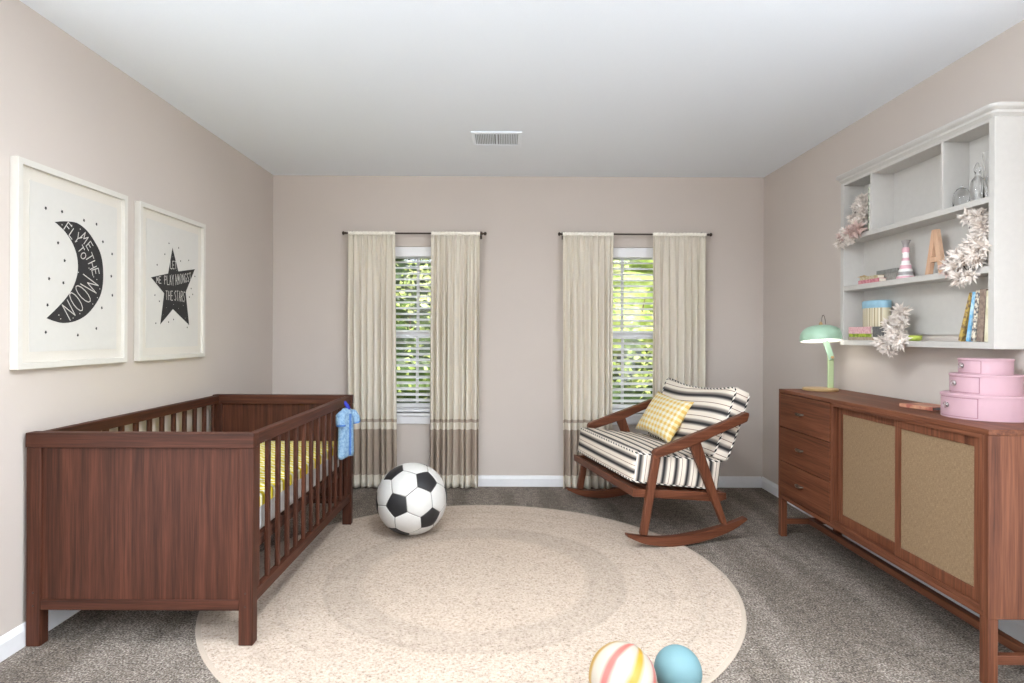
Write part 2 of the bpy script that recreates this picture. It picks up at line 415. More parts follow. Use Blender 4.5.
# windows -----------------------------------------------------------------
def window(n, c, w):
    x0, x1 = c - w / 2, c + w / 2
    r = bpy.data.objects.new('window_%d' % n, None); COL.objects.link(r); r.location = (c, YB, WZ0); r['kind'] = 'structure'
    a, b = -w / 2, w / 2; h = WZ1 - WZ0
    g = G(); g.box(a, a + .035, .045, .12, 0, h); g.box(b - .035, b, .045, .12, 0, h); g.box(a + .035, b - .035, .045, .12, h - .05, h); g.box(a + .035, b - .035, .045, .12, 0, .035)
    build('window_frame', g, M['trim'], r, bevel=.002)
    mid = h * .465
    for nm, z0, z1, y in (('upper_sash', mid - .012, h - .05, .088), ('lower_sash', .035, mid + .028, .062)):
        g = G(); t = .03; A, B = a + .035, b - .035
        g.box(A, A + t, y, y + .022, z0, z1); g.box(B - t, B, y, y + .022, z0, z1)
        g.box(A + t, B - t, y, y + .022, z1 - t * 1.1, z1); g.box(A + t, B - t, y, y + .022, z0, z0 + t * 1.1)
        g.box(-.011, .011, y + .003, y + .019, z0 + t, z1 - t)
        s = build(nm, g, M['trim'], r, bevel=.002)
        build('pane', G().box(A + t, B - t, y + .010, y + .013, z0 + t, z1 - t), M['pane'], s)
    g = G(); g.box(a - .06, b + .06, -.032, .045, -.022, 0)
    build('window_sill', g, M['trim'], r, bevel=.004)
    build('apron', bx(a - .045, b + .045, -.016, 0, -.085, -.022), M['trim'], r, bevel=.003)
    # blind hangs inside the recess
    bl = thing('window_blind', ['white horizontal slatted blind in the window nearer the crib', 'white horizontal slatted blind in the window behind the rocking chair'][n - 1], 'blind', (c, YB + .02, WZ0), 0, 'slatted blinds in the two windows')
    g = G(); g.box(a + .004, b - .004, -.016, .022, h - .078, h - .002); build('headrail', g, M['blind'], bl, bevel=.003)
    g = G(); th = math.radians(19); k = 0; z = .052
    while z < h - .1:
        n_ = 5; top = []; bot = []
        for i in range(n_ + 1):
            q = -.024 + .048 * i / n_; crown = .0022 * (1 - (q / .024) ** 2)
            y = q * math.cos(th); zz = z + q * math.sin(th) + crown
            top.append((y, zz + .0013)); bot.append((y, zz - .0013))
        poly = [(a + .008, y + .012, zz) for y, zz in top + bot[::-1]]
        g.prism(poly, (w - .016, 0, 0)); z += .0455
    build('slats', g, M['blind'], bl, smooth=40)
    build('bottom_rail', bx(a + .008, b - .008, -.012, .036, .006, .024), M['blind'], bl, bevel=.003)
    for fx in (-.24, .24):
        g = G(); g.tube([(fx, .036, .015), (fx, .036, h - .08)], .0012, 6); g.tube([(fx, -.012, .015), (fx, -.012, h - .08)], .0012, 6); build('ladder_cord', g, M['blind'], bl)
for i, (c, w) in enumerate(WIN): window(i + 1, c, w)

# curtains ----------------------------------------------------------------
YC = 4.640
ZR = 1.974
def rod(x0, x1, label):
    r = thing('curtain_rod', label, 'curtain rod', ((x0 + x1) / 2, YC, ZR), 0, 'curtain rods')
    h = (x1 - x0) / 2
    build('pole', G().tube([(-h + .03, 0, 0), (h - .03, 0, 0)], .0065, 12), M['rod'], r, smooth=60)
    for s in (-1, 1):
        Mx = Matrix.Translation((s * (h - .03), 0, 0)) @ Matrix.Rotation(s * PI / 2, 4, 'Y')
        build('finial', G().lathe([(.008, -.005), (.010, 0), (.006, .006), (.014, .013), (.015, .019), (.010, .027), (.001, .030)], 16, M4=Mx), M['rod'], r, smooth=60)
        g = G(); g.tube([(s * (h - .05), 0, 0), (s * (h - .05), YB - YC - .006, 0)], .006, 8); g.box(s * (h - .05) - .012, s * (h - .05) + .012, YB - YC - .006, YB - YC - .001, -.03, .03)
        build('bracket', g, M['rod'], r)
rod(-1.265, -.145, 'dark bronze curtain rod with ball ends above the window nearer the crib')
rod(.405, 1.60, 'dark bronze curtain rod with ball ends above the window behind the rocking chair')
def curtain(x0, x1, b0, b1, seed, label):
    """x0..x1 at the rod, b0..b1 at the hem"""
    R = random.Random(seed); n = 150; m = 46; g = G()
    folds = 7.2 + R.random(); ph = R.random() * 6; amps = [R.uniform(.55, 1.1) for _ in range(14)]
    jit = [R.uniform(-.6, .6) for _ in range(14)]
    t0 = thing('curtain', label, 'curtain', ((x0 + x1) / 2, YC, 0), 0, 'cream curtain panels with taupe bands')
    cx = (x0 + x1) / 2; vs = []; fs = []
    for j in range(m + 1):
        t = j / m; z = (ZR - .012) * (1 - t) + .012 * t
        for i in range(n + 1):
            u = i / n; k = u * folds; ki = int(k) % 13; fr = k - int(k)
            amp = (amps[ki] * (1 - fr) + amps[ki + 1] * fr)
            jj = jit[ki] * (1 - fr) + jit[ki + 1] * fr
            s = math.sin(2 * PI * k + ph + jj * 2 + .25 * math.sin(t * 4 + ki))
            env = .009 + .021 * min(1, t * 3)
            small = .006 * math.sin(2 * PI * k * 2.3 + ph) * max(0, 1 - t * 4)
            y = env * amp * s + small + .002 * math.sin(t * 9 + u * 20)
            xx = (x0 * (1 - u) + x1 * u) * (1 - t) + (b0 * (1 - u) + b1 * u) * t + .006 * math.cos(2 * PI * k + ph) * t
            vs.append((xx - cx, y - .004, z))
    for j in range(m):
        for i in range(n):
            a = j * (n + 1) + i; fs.append((a, a + 1, a + n + 2, a + n + 1))
    g.add(vs, fs)
    o = build('drape', g, M['curtain'], t0, smooth=180); md = o.modifiers.new('s', 'SOLIDIFY'); md.thickness = .0016
    # rod pocket with a small ruffled heading
    g = G(); vs = []; fs = []; nn = 120; rings = 12
    for i in range(nn + 1):
        u = i / nn; x = x0 + (x1 - x0) * u - cx; q = .0016 * math.sin(u * 90 + seed) + .001 * math.sin(u * 213)
        for k in range(rings):
            an = 2 * PI * k / rings; vs.append((x, (.0115 + q) * math.cos(an) * 1.05, ZR + (.0145 + q) * math.sin(an)))
    for i in range(nn):
        for k in range(rings):
            fs.append((i * rings + k, i * rings + (k + 1) % rings, (i + 1) * rings + (k + 1) % rings, (i + 1) * rings + k))
    g.add(vs, fs); build('rod_pocket', g, M['curtaintop'], t0, smooth=180)
curtain(-1.214, -.852, -1.20, -.832, 3, 'cream curtain panel with taupe bands hanging right beside the crib')
curtain(-.573, -.196, -.573, -.196, 5, 'cream curtain panel with taupe bands behind the soccer ball')
curtain(.442, .835, .448, .84, 8, 'cream curtain panel with taupe bands by the front edge of the rocking chair seat')
curtain(1.138, 1.552, 1.138, 1.552, 11, 'cream curtain panel mostly behind the back cushion of the rocking chair')

# ceiling vent ------------------------------------------------------------
v = thing('ceiling_vent', 'white rectangular air vent with two banks of louvres on the ceiling', 'vent', (-.058, 3.815, H))
g = G(); a, b = .157, .135
g.box(-a, a, -b, -b + .03, -.008, 0); g.box(-a, a, b - .03, b, -.008, 0); g.box(-a, -a + .022, -b + .03, b - .03, -.008, 0); g.box(a - .022, a, -b + .03, b - .03, -.008, 0)
g.box(-.006, .006, -b + .03, b - .03, -.008, 0); build('vent_frame', g, M['ceiling'], v, bevel=.002)
build('backing', bx(-a + .02, a - .02, -b + .03, b - .03, -.0015, -.0002), plain('vent_duct_grey', srgb(150, 155, 158), .8), v)
for s, tl in ((-1, 35), (1, -35)):
    g = G()
    for k in range(12):
        x = s * (.014 + .0108 * k + .004); Mx = Matrix.Translation((x, 0, -.0048)) @ Matrix.Rotation(math.radians(tl), 4, 'Y')
        g.box(-.0042, .0042, -b + .031, b - .031, -.0006, .0006, M4=Mx)
    build('louvre_bank', g, M['ceiling'], v)

# rug ---------------------------------------------------------------------
g = G(); n = 128; Rr = 1.232; T = .006
g.lathe([(Rr - .02, .0005), (Rr - .002, .0005), (Rr, .003), (Rr - .003, T), (Rr - .012, T + .0006), (Rr - .02, T)], n, 1, cap=False)
g.lathe([(Rr - .02, T), (.6, T), (.001, T)], n, 0, cap=False); g.lathe([(.001, .0005), (Rr - .02, .0005)], n, 0, cap=False)
rug = build('round_rug', g, [M['rug'], M['rug_edge']], smooth=40)
rug.location = (-.133, 2.953, 0); tag(rug, 'large round cream woven rug with faint rings lying on the grey carpet', 'rug')

# ------------------------------------------------------------------ crib
def crib():
    X0, X1, Y0, Y1, HT = -1.814, -.953, 2.276, 3.775, .812
    r = thing('baby_crib', 'dark walnut wooden baby crib with barred sides standing along the wall', 'crib', ((X0 + X1) / 2, (Y0 + Y1) / 2, 0))
    ox, oy = r.location.x, r.location.y
    def B(x0, x1, y0, y1, z0, z1): return bx(x0 - ox, x1 - ox, y0 - oy, y1 - oy, z0, z1)
    pw, pd = .054, .045
    for ya, yb in ((Y0, Y0 + pd), (Y1 - pd, Y1)):
        for xa, xb, zb in ((X0, X0 + pw, .0005), (X1 - pw, X1, .0068)):
            lg = build('leg', B(xa, xb, ya, yb, zb, HT - .055), M['walnut_z'], r, bevel=.003)
        # joinery pegs on the face
    for name, ya, yb, fy in (('end_panel', Y0, Y0 + pd, Y0 + .010), ('end_panel', Y1 - pd, Y1, Y1 - .028)):
        g = G(); n = 1
        g.box(X0 + pw - ox, X1 - pw - ox, fy - oy, fy + .018 - oy, .175, HT - .055)
        build(name, g, M['walnut_z'], r)
        build('top_rail', B(X0 - .002, X1 + .002, ya - .003, yb + .002, HT - .056, HT), M['walnut_x'], r, bevel=.003)
        build('bottom_rail', B(X0 + pw, X1 - pw, ya + .003, yb - .006, .138, .178), M['walnut_x'], r, bevel=.002)
    for side, (xa, xb) in enumerate(((X0 + .006, X0 + .04), (X1 - .04, X1 - .004))):
        build('side_rail', B(xa, xb, Y0 + pd, Y1 - pd, HT - .052, HT - .004), M['walnut_y'], r, bevel=.003)
        build('lower_rail', B(xa + .004, xb - .004, Y0 + pd, Y1 - pd, .152, .198), M['walnut_y'], r, bevel=.002)
        xm = (xa + xb) / 2
        for k in range(13):
            y = 2.362 + .1105 * k
            build('spindle', B(xm - .008, xm + .008, y - .0145, y + .0145, .196, HT - .050), M['walnut_z'], r, bevel=.003)
    # mattress base: two bearers and cross boards
    g = G()
    for xa, xb in ((X0 + .046, X0 + .07), (X1 - .07, X1 - .046)): g.box(xa - ox, xb - ox, Y0 + pd - oy, Y1 - pd - oy, .325, .375)
    for k in range(9):
        y = Y0 + .1 + .155 * k; g.box(X0 + .07 - ox, X1 - .07 - ox, y - oy, y + .07 - oy, .358, .374)
    build('mattress_base', g, M['walnut_y'], r, bevel=.002)
    hx, hy = (X1 - X0) / 2 - .05, (Y1 - Y0) / 2 - .052
    g = puffy(hx, hy, .075, .02, 12); o = build('mattress', g, M['mattress'], r, smooth=60); o.location = (0, 0, .453)
    # fitted sheet over the top of the mattress
    g = puffy(hx + .003, hy + .003, .031, .018, 14, bulge=(0, 0, .004)); s = build('fitted_sheet', g, M['sheet'], o, smooth=60); s.location = (0, 0, .050)
    pegm = plain('dark_peg', srgb(50, 28, 22), .5)
    for (px, pz) in ((.028, .155), (.028, .205)):
        for xs_ in (X0 + px, X1 - px):
            Mx = Matrix.Translation((xs_ - ox, Y0 - oy - .0005, pz)) @ Matrix.Rotation(PI / 2, 4, 'X')
            g = G(); g.lathe([(.004, 0), (.004, .0012), (.001, .0015)], 10, M4=Mx); build('dowel_peg', g, pegm, r)
crib()

# ------------------------------------------------------------------ baby romper hung on the rail
def romper_():
    cy, cx = 3.465, -.915
    r = thing('baby_romper', 'small light blue fleece baby romper hanging on the crib side rail', 'baby clothes', (cx, cy, .483), math.atan2(.96, .28))
    # local x = width, y = thickness, z = up
    g = G(); n = 20; prof = [(0, .072, .018), (.02, .076, .022), (.1, .070, .024), (.18, .066, .024), (.22, .066, .024), (.255, .062, .022), (.275, .040, .017), (.283, .026, .012)]
    vs = []; fs = []
    for k, (z, a, b) in enumerate(prof):
        for i in range(n):
            an = 2 * PI * i / n; c, s_ = math.cos(an), math.sin(an)
            wob = 1 + .10 * math.sin(5 * an + z * 12) * (1 - k / 9)
            vs.append((a * math.copysign(abs(c) ** .8, c), b * wob * math.copysign(abs(s_) ** .8, s_), z + .004 * math.sin(3 * an) * (k == 0)))
    for k in range(len(prof) - 1):
        for i in range(n): fs.append((k * n + i, k * n + (i + 1) % n, (k + 1) * n + (i + 1) % n, (k + 1) * n + i))
    fs.append(tuple(range(n))); g.add(vs, fs); build('body', g, M['fleece'], r, smooth=180)
    for s in (-1, 1):
        g = G(); g.tube([(s * .035, 0, .252), (s * .062, -.004, .240), (s * .076, -.012, .215), (s * .080, -.016, .192)], [.024, .030, .029, .027], 14)
        sl = build('sleeve', g, M['fleece'], r, smooth=60)
        g = G(); g.tube([(s * .0798, -.016, .196), (s * .081, -.017, .186)], [.0282, .0235], 14); build('cuff', g, M['fleecedark'], sl, smooth=60)
    g = G(); g.box(-.008, .012, -.0285, -.0225, .012, .25); build('placket', g, M['fleecedark'], r, bevel=.003)
    g = G(); g.tube([(.016, -.006, .272), (.004, -.01, .284), (-.012, -.012, .298), (-.018, -.006, .312), (-.014, .0, .322)], [.010, .012, .011, .009, .005], 10)
    build('hanging_loop', g, M['navy'], r, smooth=180)
romper_()

# ------------------------------------------------------------------ pictures on the left wall
MOON = [(-0.1249, 0.1881), (-0.0672, 0.2017), (0.0025, 0.2075), (0.0627, 0.1854), (0.1117, 0.1454), (0.1479, 0.1019), (0.1658, 0.0451), (0.1678, -0.024), (0.152, -0.0845), (0.1135, -0.1356), (0.0582, -0.181), (-0.0078, -0.2082), (-0.0769, -0.217), (-0.1307, -0.2092), (-0.1653, -0.1996), (-0.1074, -0.1553), (-0.0591, -0.1123), (-0.0216, -0.0686), (0.0039, -0.0108), (0.0075, 0.0361), (-0.0032, 0.0812), (-0.0291, 0.1235), (-0.0669, 0.1583), (-0.1035, 0.1788)]
MDOT = [(-0.1713, 0.2339), (-0.0845, 0.2379), (0.0434, 0.2264), (0.1225, 0.225), (0.1651, 0.1537), (0.2289, 0.107), (-0.1054, 0.1072), (-0.0686, 0.0397), (-0.1525, -0.0422), (-0.0754, -0.0521), (-0.1599, -0.1473), (-0.1684, -0.2552), (0.0094, -0.2665), (0.1241, -0.2373), (0.1598, -0.1441), (0.2317, -0.0831), (0.2234, 0.0042)]
STAR = [(-0.012, 0.2093), (0.0483, 0.0865), (0.2247, 0.1181), (0.1247, -0.0237), (0.1642, -0.2099), (-0.005, -0.1252), (-0.1252, -0.2112), (-0.09, -0.0448), (-0.2092, 0.0289), (-0.0534, 0.064)]
SDOT = [(-0.0463, 0.2279), (0.0495, 0.217), (-0.0855, 0.1635), (-0.1555, 0.0992), (0.0703, 0.1465), (0.1562, 0.1608), (0.2251, 0.0758), (0.184, 0.0021), (0.2014, -0.031), (0.1652, -0.0485), (-0.1739, -0.0597), (-0.1342, -0.0893), (-0.1649, -0.205), (-0.0471, -0.1968), (0.002, -0.1813), (0.1429, -0.2228)]
GL = {'F': [[(0, 0), (0, 1), (1, 1)], [(0, .55), (.75, .55)]], 'L': [[(0, 1), (0, 0), (1, 0)]], 'Y': [[(0, 1), (.5, .5), (1, 1)], [(.5, .5), (.5, 0)]],
      'M': [[(0, 0), (.1, 1), (.5, .35), (.9, 1), (1, 0)]], 'E': [[(1, 1), (0, 1), (0, 0), (1, 0)], [(0, .5), (.8, .5)]], 'T': [[(0, 1), (1, 1)], [(.5, 1), (.5, 0)]],
      'O': [[(.5 + .5 * math.cos(a * PI / 6), .5 + .5 * math.sin(a * PI / 6)) for a in range(13)]], 'H': [[(0, 0), (0, 1)], [(1, 0), (1, 1)], [(0, .5), (1, .5)]],
      'N': [[(0, 0), (0, 1), (1, 0), (1, 1)]], 'P': [[(0, 0), (0, 1), (.9, .95), (.95, .55), (0, .5)]], 'A': [[(0, 0), (.5, 1), (1, 0)], [(.2, .4), (.8, .4)]],
      'G': [[(1, .85), (.6, 1), (.1, .8), (0, .4), (.3, 0), (.9, .05), (1, .45), (.6, .45)]], 'S': [[(1, .9), (.5, 1), (.05, .75), (.5, .52), (.95, .25), (.5, 0), (0, .1)]],
      'R': [[(0, 0), (0, 1), (.9, .95), (.9, .58), (0, .5)], [(.4, .5), (1, 0)]]}
XP = 0.0165   # print plane: height over the wall inside the frame
def stroke(g, pts, w, x, mi):
    for (a, b) in zip(pts, pts[1:]):
        a = V(a); b = V(b); d = (b - a)
        if d.length < 1e-6: continue
        d.normalize(); nrm = V((-d.y, d.x)) * w / 2; a = a - d * w * .3; b = b + d * w * .3
        q = [a + nrm, b + nrm, b - nrm, a - nrm]; g.add([(x, p.x, p.y) for p in q], [(0, 1, 2, 3)], mi)
def letter(g, ch, c, right, up, w, h, sw, x=XP + .0010, mi=2):
    right = V(right).normalized(); up = V(up).normalized()
    for st in GL[ch]:
        stroke(g, [V(c) + right * (p[0] - .5) * w + up * (p[1] - .5) * h for p in st], sw, x, mi)
def smoothpoly(p, k, sharp=()):
    out = []; n = len(p)
    for i in range(n):
        a, b, c, d = [V(p[(i + j) % n]) for j in (-1, 0, 1, 2)]
        if i in sharp: a = b
        if (i + 1) % n in sharp: d = c
        for s in range(k):
            t = s / k; out.append(.5 * ((2 * b) + (c - a) * t + (2 * a - 5 * b + 4 * c - d) * t * t + (3 * b - a - 3 * c + d) * t ** 3))
    return out
def picture(cy, label, kind):
    # local: x away from the wall, y along the wall (towards the back), z up
    r = thing('framed_picture', label, 'picture', (XL + .001, cy, 1.449), 0, 'framed prints on the left wall')
    hw, hh, fw, D = .323, .3955, .024, .031
    g = G()
    ring(g, 'x', 0, D, -hw, hw, -hh, hh, fw, fw, fw)
    build('frame', g, M['framewhite'], r, bevel=.0015)
    build('mat_board', bx(.002, XP - .002, -hw + fw, hw - fw, -hh + fw, hh - fw), M['linen'], r)
    g = G(); g.box(XP - .002, XP, -.250, .262, -.331, .325)
    x1 = XP + .0005
    def fill(poly, x, mi): g.add([(x, p[0], p[1]) for p in poly], [tuple(range(len(poly)))], mi)
    R = random.Random(4)
    if kind == 'moon':
        fill(smoothpoly(MOON, 4, (0, 14)), x1, 1)
        for (y, z) in MDOT:
            ph = R.random(); fill([(y + (.0075 if k % 2 else .0045) * math.cos(k * PI / 5 + ph), z + (.0085 if k % 2 else .005) * math.sin(k * PI / 5 + ph)) for k in range(10)], x1, 1)
        ls = [('F', -.052, .177, (.75, -.55), .026, .042), ('L', -.024, .157, (.75, -.6), .022, .042), ('Y', .006, .143, (.75, -.65), .028, .046), ('M', .046, .152, (.72, -.7), .032, .042), ('E', .078, .122, (.68, -.74), .024, .038),
              ('T', .026, .100, (.6, -.8), .024, .034), ('O', .040, .074, (.55, -.83), .024, .032), ('T', .078, .072, (.5, -.86), .030, .046), ('H', .097, .041, (.42, -.9), .026, .046), ('E', .117, .013, (.3, -.95), .024, .044),
              ('M', .080, -.045, (-.35, -.93), .046, .105), ('O', .040, -.090, (-.55, -.83), .038, .105), ('O', -.002, -.126, (-.68, -.73), .038, .100), ('N', -.045, -.163, (-.8, -.6), .036, .078)]
        for ch, y, z, rt, w, h in ls:
            letter(g, ch, (y, z), rt, (-rt[1], rt[0]), w, h, .0042)
        for (y, z) in ((-.085, .184), (-.03, .192), (.02, .185), (.125, -.02), (.145, -.06), (.13, -.1), (.1, -.13), (.02, -.175), (-.02, -.195), (-.09, -.2), (-.1, -.185), (.01, .0), (.0, .13), (.075, .025), (.105, -.01)):
            fill([(y + .0028 * math.cos(k * PI / 3), z + .0028 * math.sin(k * PI / 3)) for k in range(6)], XP + .001, 2)
    else:
        fill(STAR, x1, 1)
        for (y, z) in SDOT:
            fill([(y + .0048 * math.cos(k * PI / 4), z + .0048 * math.sin(k * PI / 4)) for k in range(8)], x1, 1)
        def word(w, y0, z0, y1, z1, h0, h1, sw=.0036):
            n = len(w)
            for i, ch in enumerate(w):
                if ch == ' ': continue
                t = (i + .5) / n; letter(g, ch, (y0 + (y1 - y0) * t, z0 + (z1 - z0) * t), (y1 - y0, z1 - z0), (-(z1 - z0), y1 - y0), abs(y1 - y0) / n * .68, h0 + (h1 - h0) * t, sw)
        word('LET', -.036, .113, .030, .119, .040, .042)
        word('ME PLAY', -.165, .020, .005, .034, .028, .06); word('AMONGST', .012, .036, .185, .070, .058, .044)
        word('THE', -.080, -.054, -.004, -.052, .046, .05); word('STARS', .006, -.050, .118, -.050, .052, .06)
        for (y, z) in ((-.01, .16), (-.02, .09), (.03, .09), (.1, -.1), (.12, -.17), (-.07, -.12), (-.1, -.16), (.05, -.12), (0, -.1)):
            fill([(y + .002 * math.cos(k * PI / 3), z + .002 * math.sin(k * PI / 3)) for k in range(6)], XP + .001, 2)
    build('print', g, [M['paper'], M['ink'], M['chalk']], r, merge=False)
picture(2.536, 'white framed print of a black crescent moon with hand lettering and small stars', 'moon')
picture(3.278, 'white framed print of a black five-pointed star with hand lettering inside', 'star')

# ------------------------------------------------------------------ soccer ball
def soccer():
    c = V((-.551, 3.573, .2155)); Rb = .209
    phi = (1 + 5 ** .5) / 2
    ico = [V(p).normalized() for p in [(0, 1, phi), (0, -1, phi), (0, 1, -phi), (0, -1, -phi), (1, phi, 0), (-1, phi, 0), (1, -phi, 0), (-1, -phi, 0), (phi, 0, 1), (-phi, 0, 1), (phi, 0, -1), (-phi, 0, -1)]]
    adj = lambda a, b: .3 < a.dot(b) < .6
    # orient so that three neighbouring black patches face the room like the real ball
    cam = V((0, 0, 1.191)); t = (cam - c).normalized(); rt = V((0, 0, 1)).cross(t).normalized(); up = t.cross(rt)
    pix = lambda x, y, z: (rt * x + up * y + t * z).normalized()
    p1 = pix(.415, .465, .78); p2 = pix(-.47, -.22, .855); p3 = pix(.515, -.52, .68)
    v1 = ico[0]; nb = [v for v in ico if adj(v, v1)]
    best = None
    for a in nb:
        for b in nb:
            if a is b or not adj(a, b): continue
            f1 = v1; f2 = (a - v1 * a.dot(v1)).normalized(); f3 = f1.cross(f2)
            g1 = p1; g2 = (p2 - p1 * p2.dot(p1)).normalized(); g3 = g1.cross(g2)
            A = Matrix((f1, f2, f3)); B = Matrix((g1, g2, g3)).transposed(); Rm = B @ A
            e = (Rm @ b - p3).length
            if best is None or e < best[0]: best = (e, Rm)
    Rm = best[1]; ico = [Rm @ v for v in ico]
    tris = [(i, j, k) for i in range(12) for j in range(i + 1, 12) for k in range(j + 1, 12) if adj(ico[i], ico[j]) and adj(ico[j], ico[k]) and adj(ico[i], ico[k])]
    g = G()
    def patch(corners, ctr, mi):
        # order corners round the centre, subdivide, project to the sphere
        ctr = ctr.normalized(); e1 = (corners[0] - ctr * corners[0].dot(ctr)).normalized(); e2 = ctr.cross(e1)
        corners = sorted(corners, key=lambda p: math.atan2(p.dot(e2), p.dot(e1))); n = len(corners); k = 6
        ring = []
        for i in range(n):
            for s in range(k): ring.append((corners[i] * (1 - s / k) + corners[(i + 1) % n] * s / k).normalized())
        rad = [(1.0, .980, 2), (.975, .990, 2), (.95, .9975, mi), (.88, 1.0, mi), (.6, 1.003, mi), (.3, 1.004, mi)]
        vs = []; N = len(ring)
        for f, h, _ in rad: vs += [((ctr * (1 - f) + p * f).normalized()) * Rb * h for p in ring]
        vs.append(ctr * Rb * 1.004); fs = []; mm = []
        for q in range(len(rad) - 1):
            for i in range(N): g.add([vs[q * N + i], vs[q * N + (i + 1) % N], vs[(q + 1) * N + (i + 1) % N], vs[(q + 1) * N + i]], [(0, 1, 2, 3)], rad[q][2] if q < 1 else mi)
        q = len(rad) - 1
        for i in range(N): g.add([vs[q * N + i], vs[q * N + (i + 1) % N], vs[-1]], [(0, 1, 2)], mi)
    for i, v_ in enumerate(ico):
        patch([(v_ * 2 + w).normalized() for w in ico if adj(v_, w)], v_, 1)
    for t3 in tris:
        P = [ico[i] for i in t3]; cs = []
        for a in P:
            for b in P:
                if a is not b: cs.append((a * 2 + b).normalized())
        patch(cs, (P[0] + P[1] + P[2]), 0)
    o = build('soccer_ball', g, [M['ball_white'], M['ball_black'], M['ball_seam']], smooth=180)
    o.location = c; tag(o, 'large black and white soccer ball resting on the rug in front of the curtain', 'ball')
soccer()

def ball(name, c, r, m, label, rot=(0, 0, 0)):
    o = build(name, G().sphere((0, 0, 0), r, 32), m, smooth=180); o.location = c; o.rotation_euler = rot; tag(o, label, 'ball')
ball('toy_ball', (.374, 1.885, .1125), .106, M['stripeball'], 'round toy ball striped in pink, yellow and cream on the rug', (math.radians(-8), math.radians(40), math.radians(25)))
ball('toy_ball', (.577, 1.985, .0838), .077, M['blueball'], 'small plain pale blue toy ball lying on the rug beside the striped one')

# ------------------------------------------------------------------ rocking chair
def rocking_chair():
    S = .966; kz = .030 * S + .0072
    ang = math.atan2(.222, .975)
    r = thing('rocking_chair', 'wooden rocking chair with black and cream striped cushions by the window', 'chair', (.792 * S, 3.445 * S, 0), ang)
    W = 1.10 * S
    # local: x = towards the back of the chair, y = across (0 near side .. W far side), z up
    P = lambda a, z: (a * S * 1.032, z * S + kz)
    def slab(name, poly, y0, y1, m, bev=.006):
        pts = [P(a, z) for a, z in poly]; g = G().prism([(a, y0, z) for a, z in pts], (0, y1 - y0, 0)); return build(name, g, m, r, bevel=bev, seg=3)
    arm = smoothpoly([(.072, .517), (.078, .530), (.096, .541), (.286, .606), (.452, .663), (.655, .737), (.672, .730), (.662, .690), (.656, .681), (.47, .612), (.359, .566), (.23, .525), (.114, .493), (.080, .486)], 3, (0, 2, 5, 7, 8))
    fl = [(.070, .505), (.116, .493), (.036, .040), (-.006, .048)]
    rl = [(.292, .560), (.362, .574), (.540, .066), (.500, .078)]
    rock_t = [(-.088, .060), (-.009, .044), (.089, .029), (.17, .026), (.252, .029), (.399, .046), (.538, .074), (.655, .108)]
    rock_b = [(.664, .094), (.567, .038), (.436, -.002), (.33, -.021), (.230, -.030), (.144, -.028), (.018, -.004), (-.084, .044)]
    rock = smoothpoly(rock_t + rock_b, 4, (0, 7, 8, 15))
    rail = [(-.036, .262), (-.036, .306), (.30, .275), (.545, .252), (.55, .214), (.50, .200), (.30, .224)]
    for y in (0, W - .036):
        slab('arm', arm, y - .004, y + .040, M['chair_x'])
        slab('front_leg', fl, y + .002, y + .034, M['chair_z'])
        slab('rear_leg', rl, y + .002, y + .034, M['chair_z'])
        slab('rocker', rock, y - .002, y + .038, M['chair_x'], .005)
        yy = y + .034 if y == 0 else y - .026
        slab('side_rail', rail, yy, yy + .028, M['chair_x'], .004)
    slab('front_rail', [(-.040, .262), (-.040, .308), (-.010, .304), (-.010, .258)], .034, W - .034, M['chair_y'], .004)
    slab('rear_rail', [(.515, .215), (.520, .255), (.548, .252), (.548, .212)], .034, W - .034, M['chair_y'], .004)
    for k in range(7):
        a = .03 + k * .068; z = .296 - a * .095
        slab('seat_slat', [(a, z - .016), (a, z), (a + .04, z - .004), (a + .04, z - .020)], .060, W - .060, M['chair_y'], .002)
    # back frame: stiles lean back, slats behind the cushion
    for y in (W * .22, W * .78 - .028): slab('back_stile', [(.530, .235), (.560, .235), (.712, .80), (.690, .808)], y, y + .028, M['chair_z'], .003)
    for k in range(5):
        t = .2 + k * .18; a = .545 + .153 * t; z = .235 + .565 * t
        slab('back_slat', [(a - .004, z - .022), (a + .006, z + .024), (a + .018, z + .021), (a + .008, z - .025)], W * .16, W * .84, M['chair_y'], .002)
    slab('rear_stretcher', [(.655, .700), (.660, .722), (.682, .716), (.677, .694)], .036, W - .036, M['chair_y'], .004)
    # seat cushion
    PER = .074
    hx, hy, hz = .285 * S, .488 * S, .093 * S
    def warp(p, q):
        k = (q[0] * q[1]) ** 2 * .006
        p = p.copy(); p.z += (abs(q[1]) ** 6) * .004 * (1 if q[2] > 0 else -1); return p
    def uvf(p, ax, sg):
        if ax == 0 and sg == -1: return ((-hx - (hz - p.z)) / PER + .35, p.y)
        if ax == 0: return ((hx + (hz - p.z)) / PER + .35, p.y)
        return (p.x / PER + .35, p.y)
    g = puffy(hx, hy, hz, .028, 22, (.006, .010, .014), uvf, warp)
    cu = build('seat_cushion', g, M['stripes'], r, smooth=60, merge=True)
    cx, cz = P(.256, .386); cu.location = (cx, W * .5, cz + .002); cu.rotation_euler = (0, math.radians(7.6), 0)
    def pipe(parent, hx, hy, z, rr, fx=lambda x, y: 0):
        pts = []; n = 20; rc = rr
        for (x, y, a0) in ((hx - rc, hy - rc, 0), (-hx + rc, hy - rc, 90), (-hx + rc, -hy + rc, 180), (hx - rc, -hy + rc, 270)):
            for k in range(5):
                a = math.radians(a0 + 90 * k / 4); pts.append((x + rc * math.cos(a), y + rc * math.sin(a), z))
        dense = []
        for i in range(len(pts)):
            a = V(pts[i]); b = V(pts[(i + 1) % len(pts)]); m = max(1, int((b - a).length / .03))
            dense += [a.lerp(b, k / m) for k in range(m)]
        return build('piping', G().tube(dense, .0048, 8, closed=True, uv=True), M['piping'], parent, smooth=180)
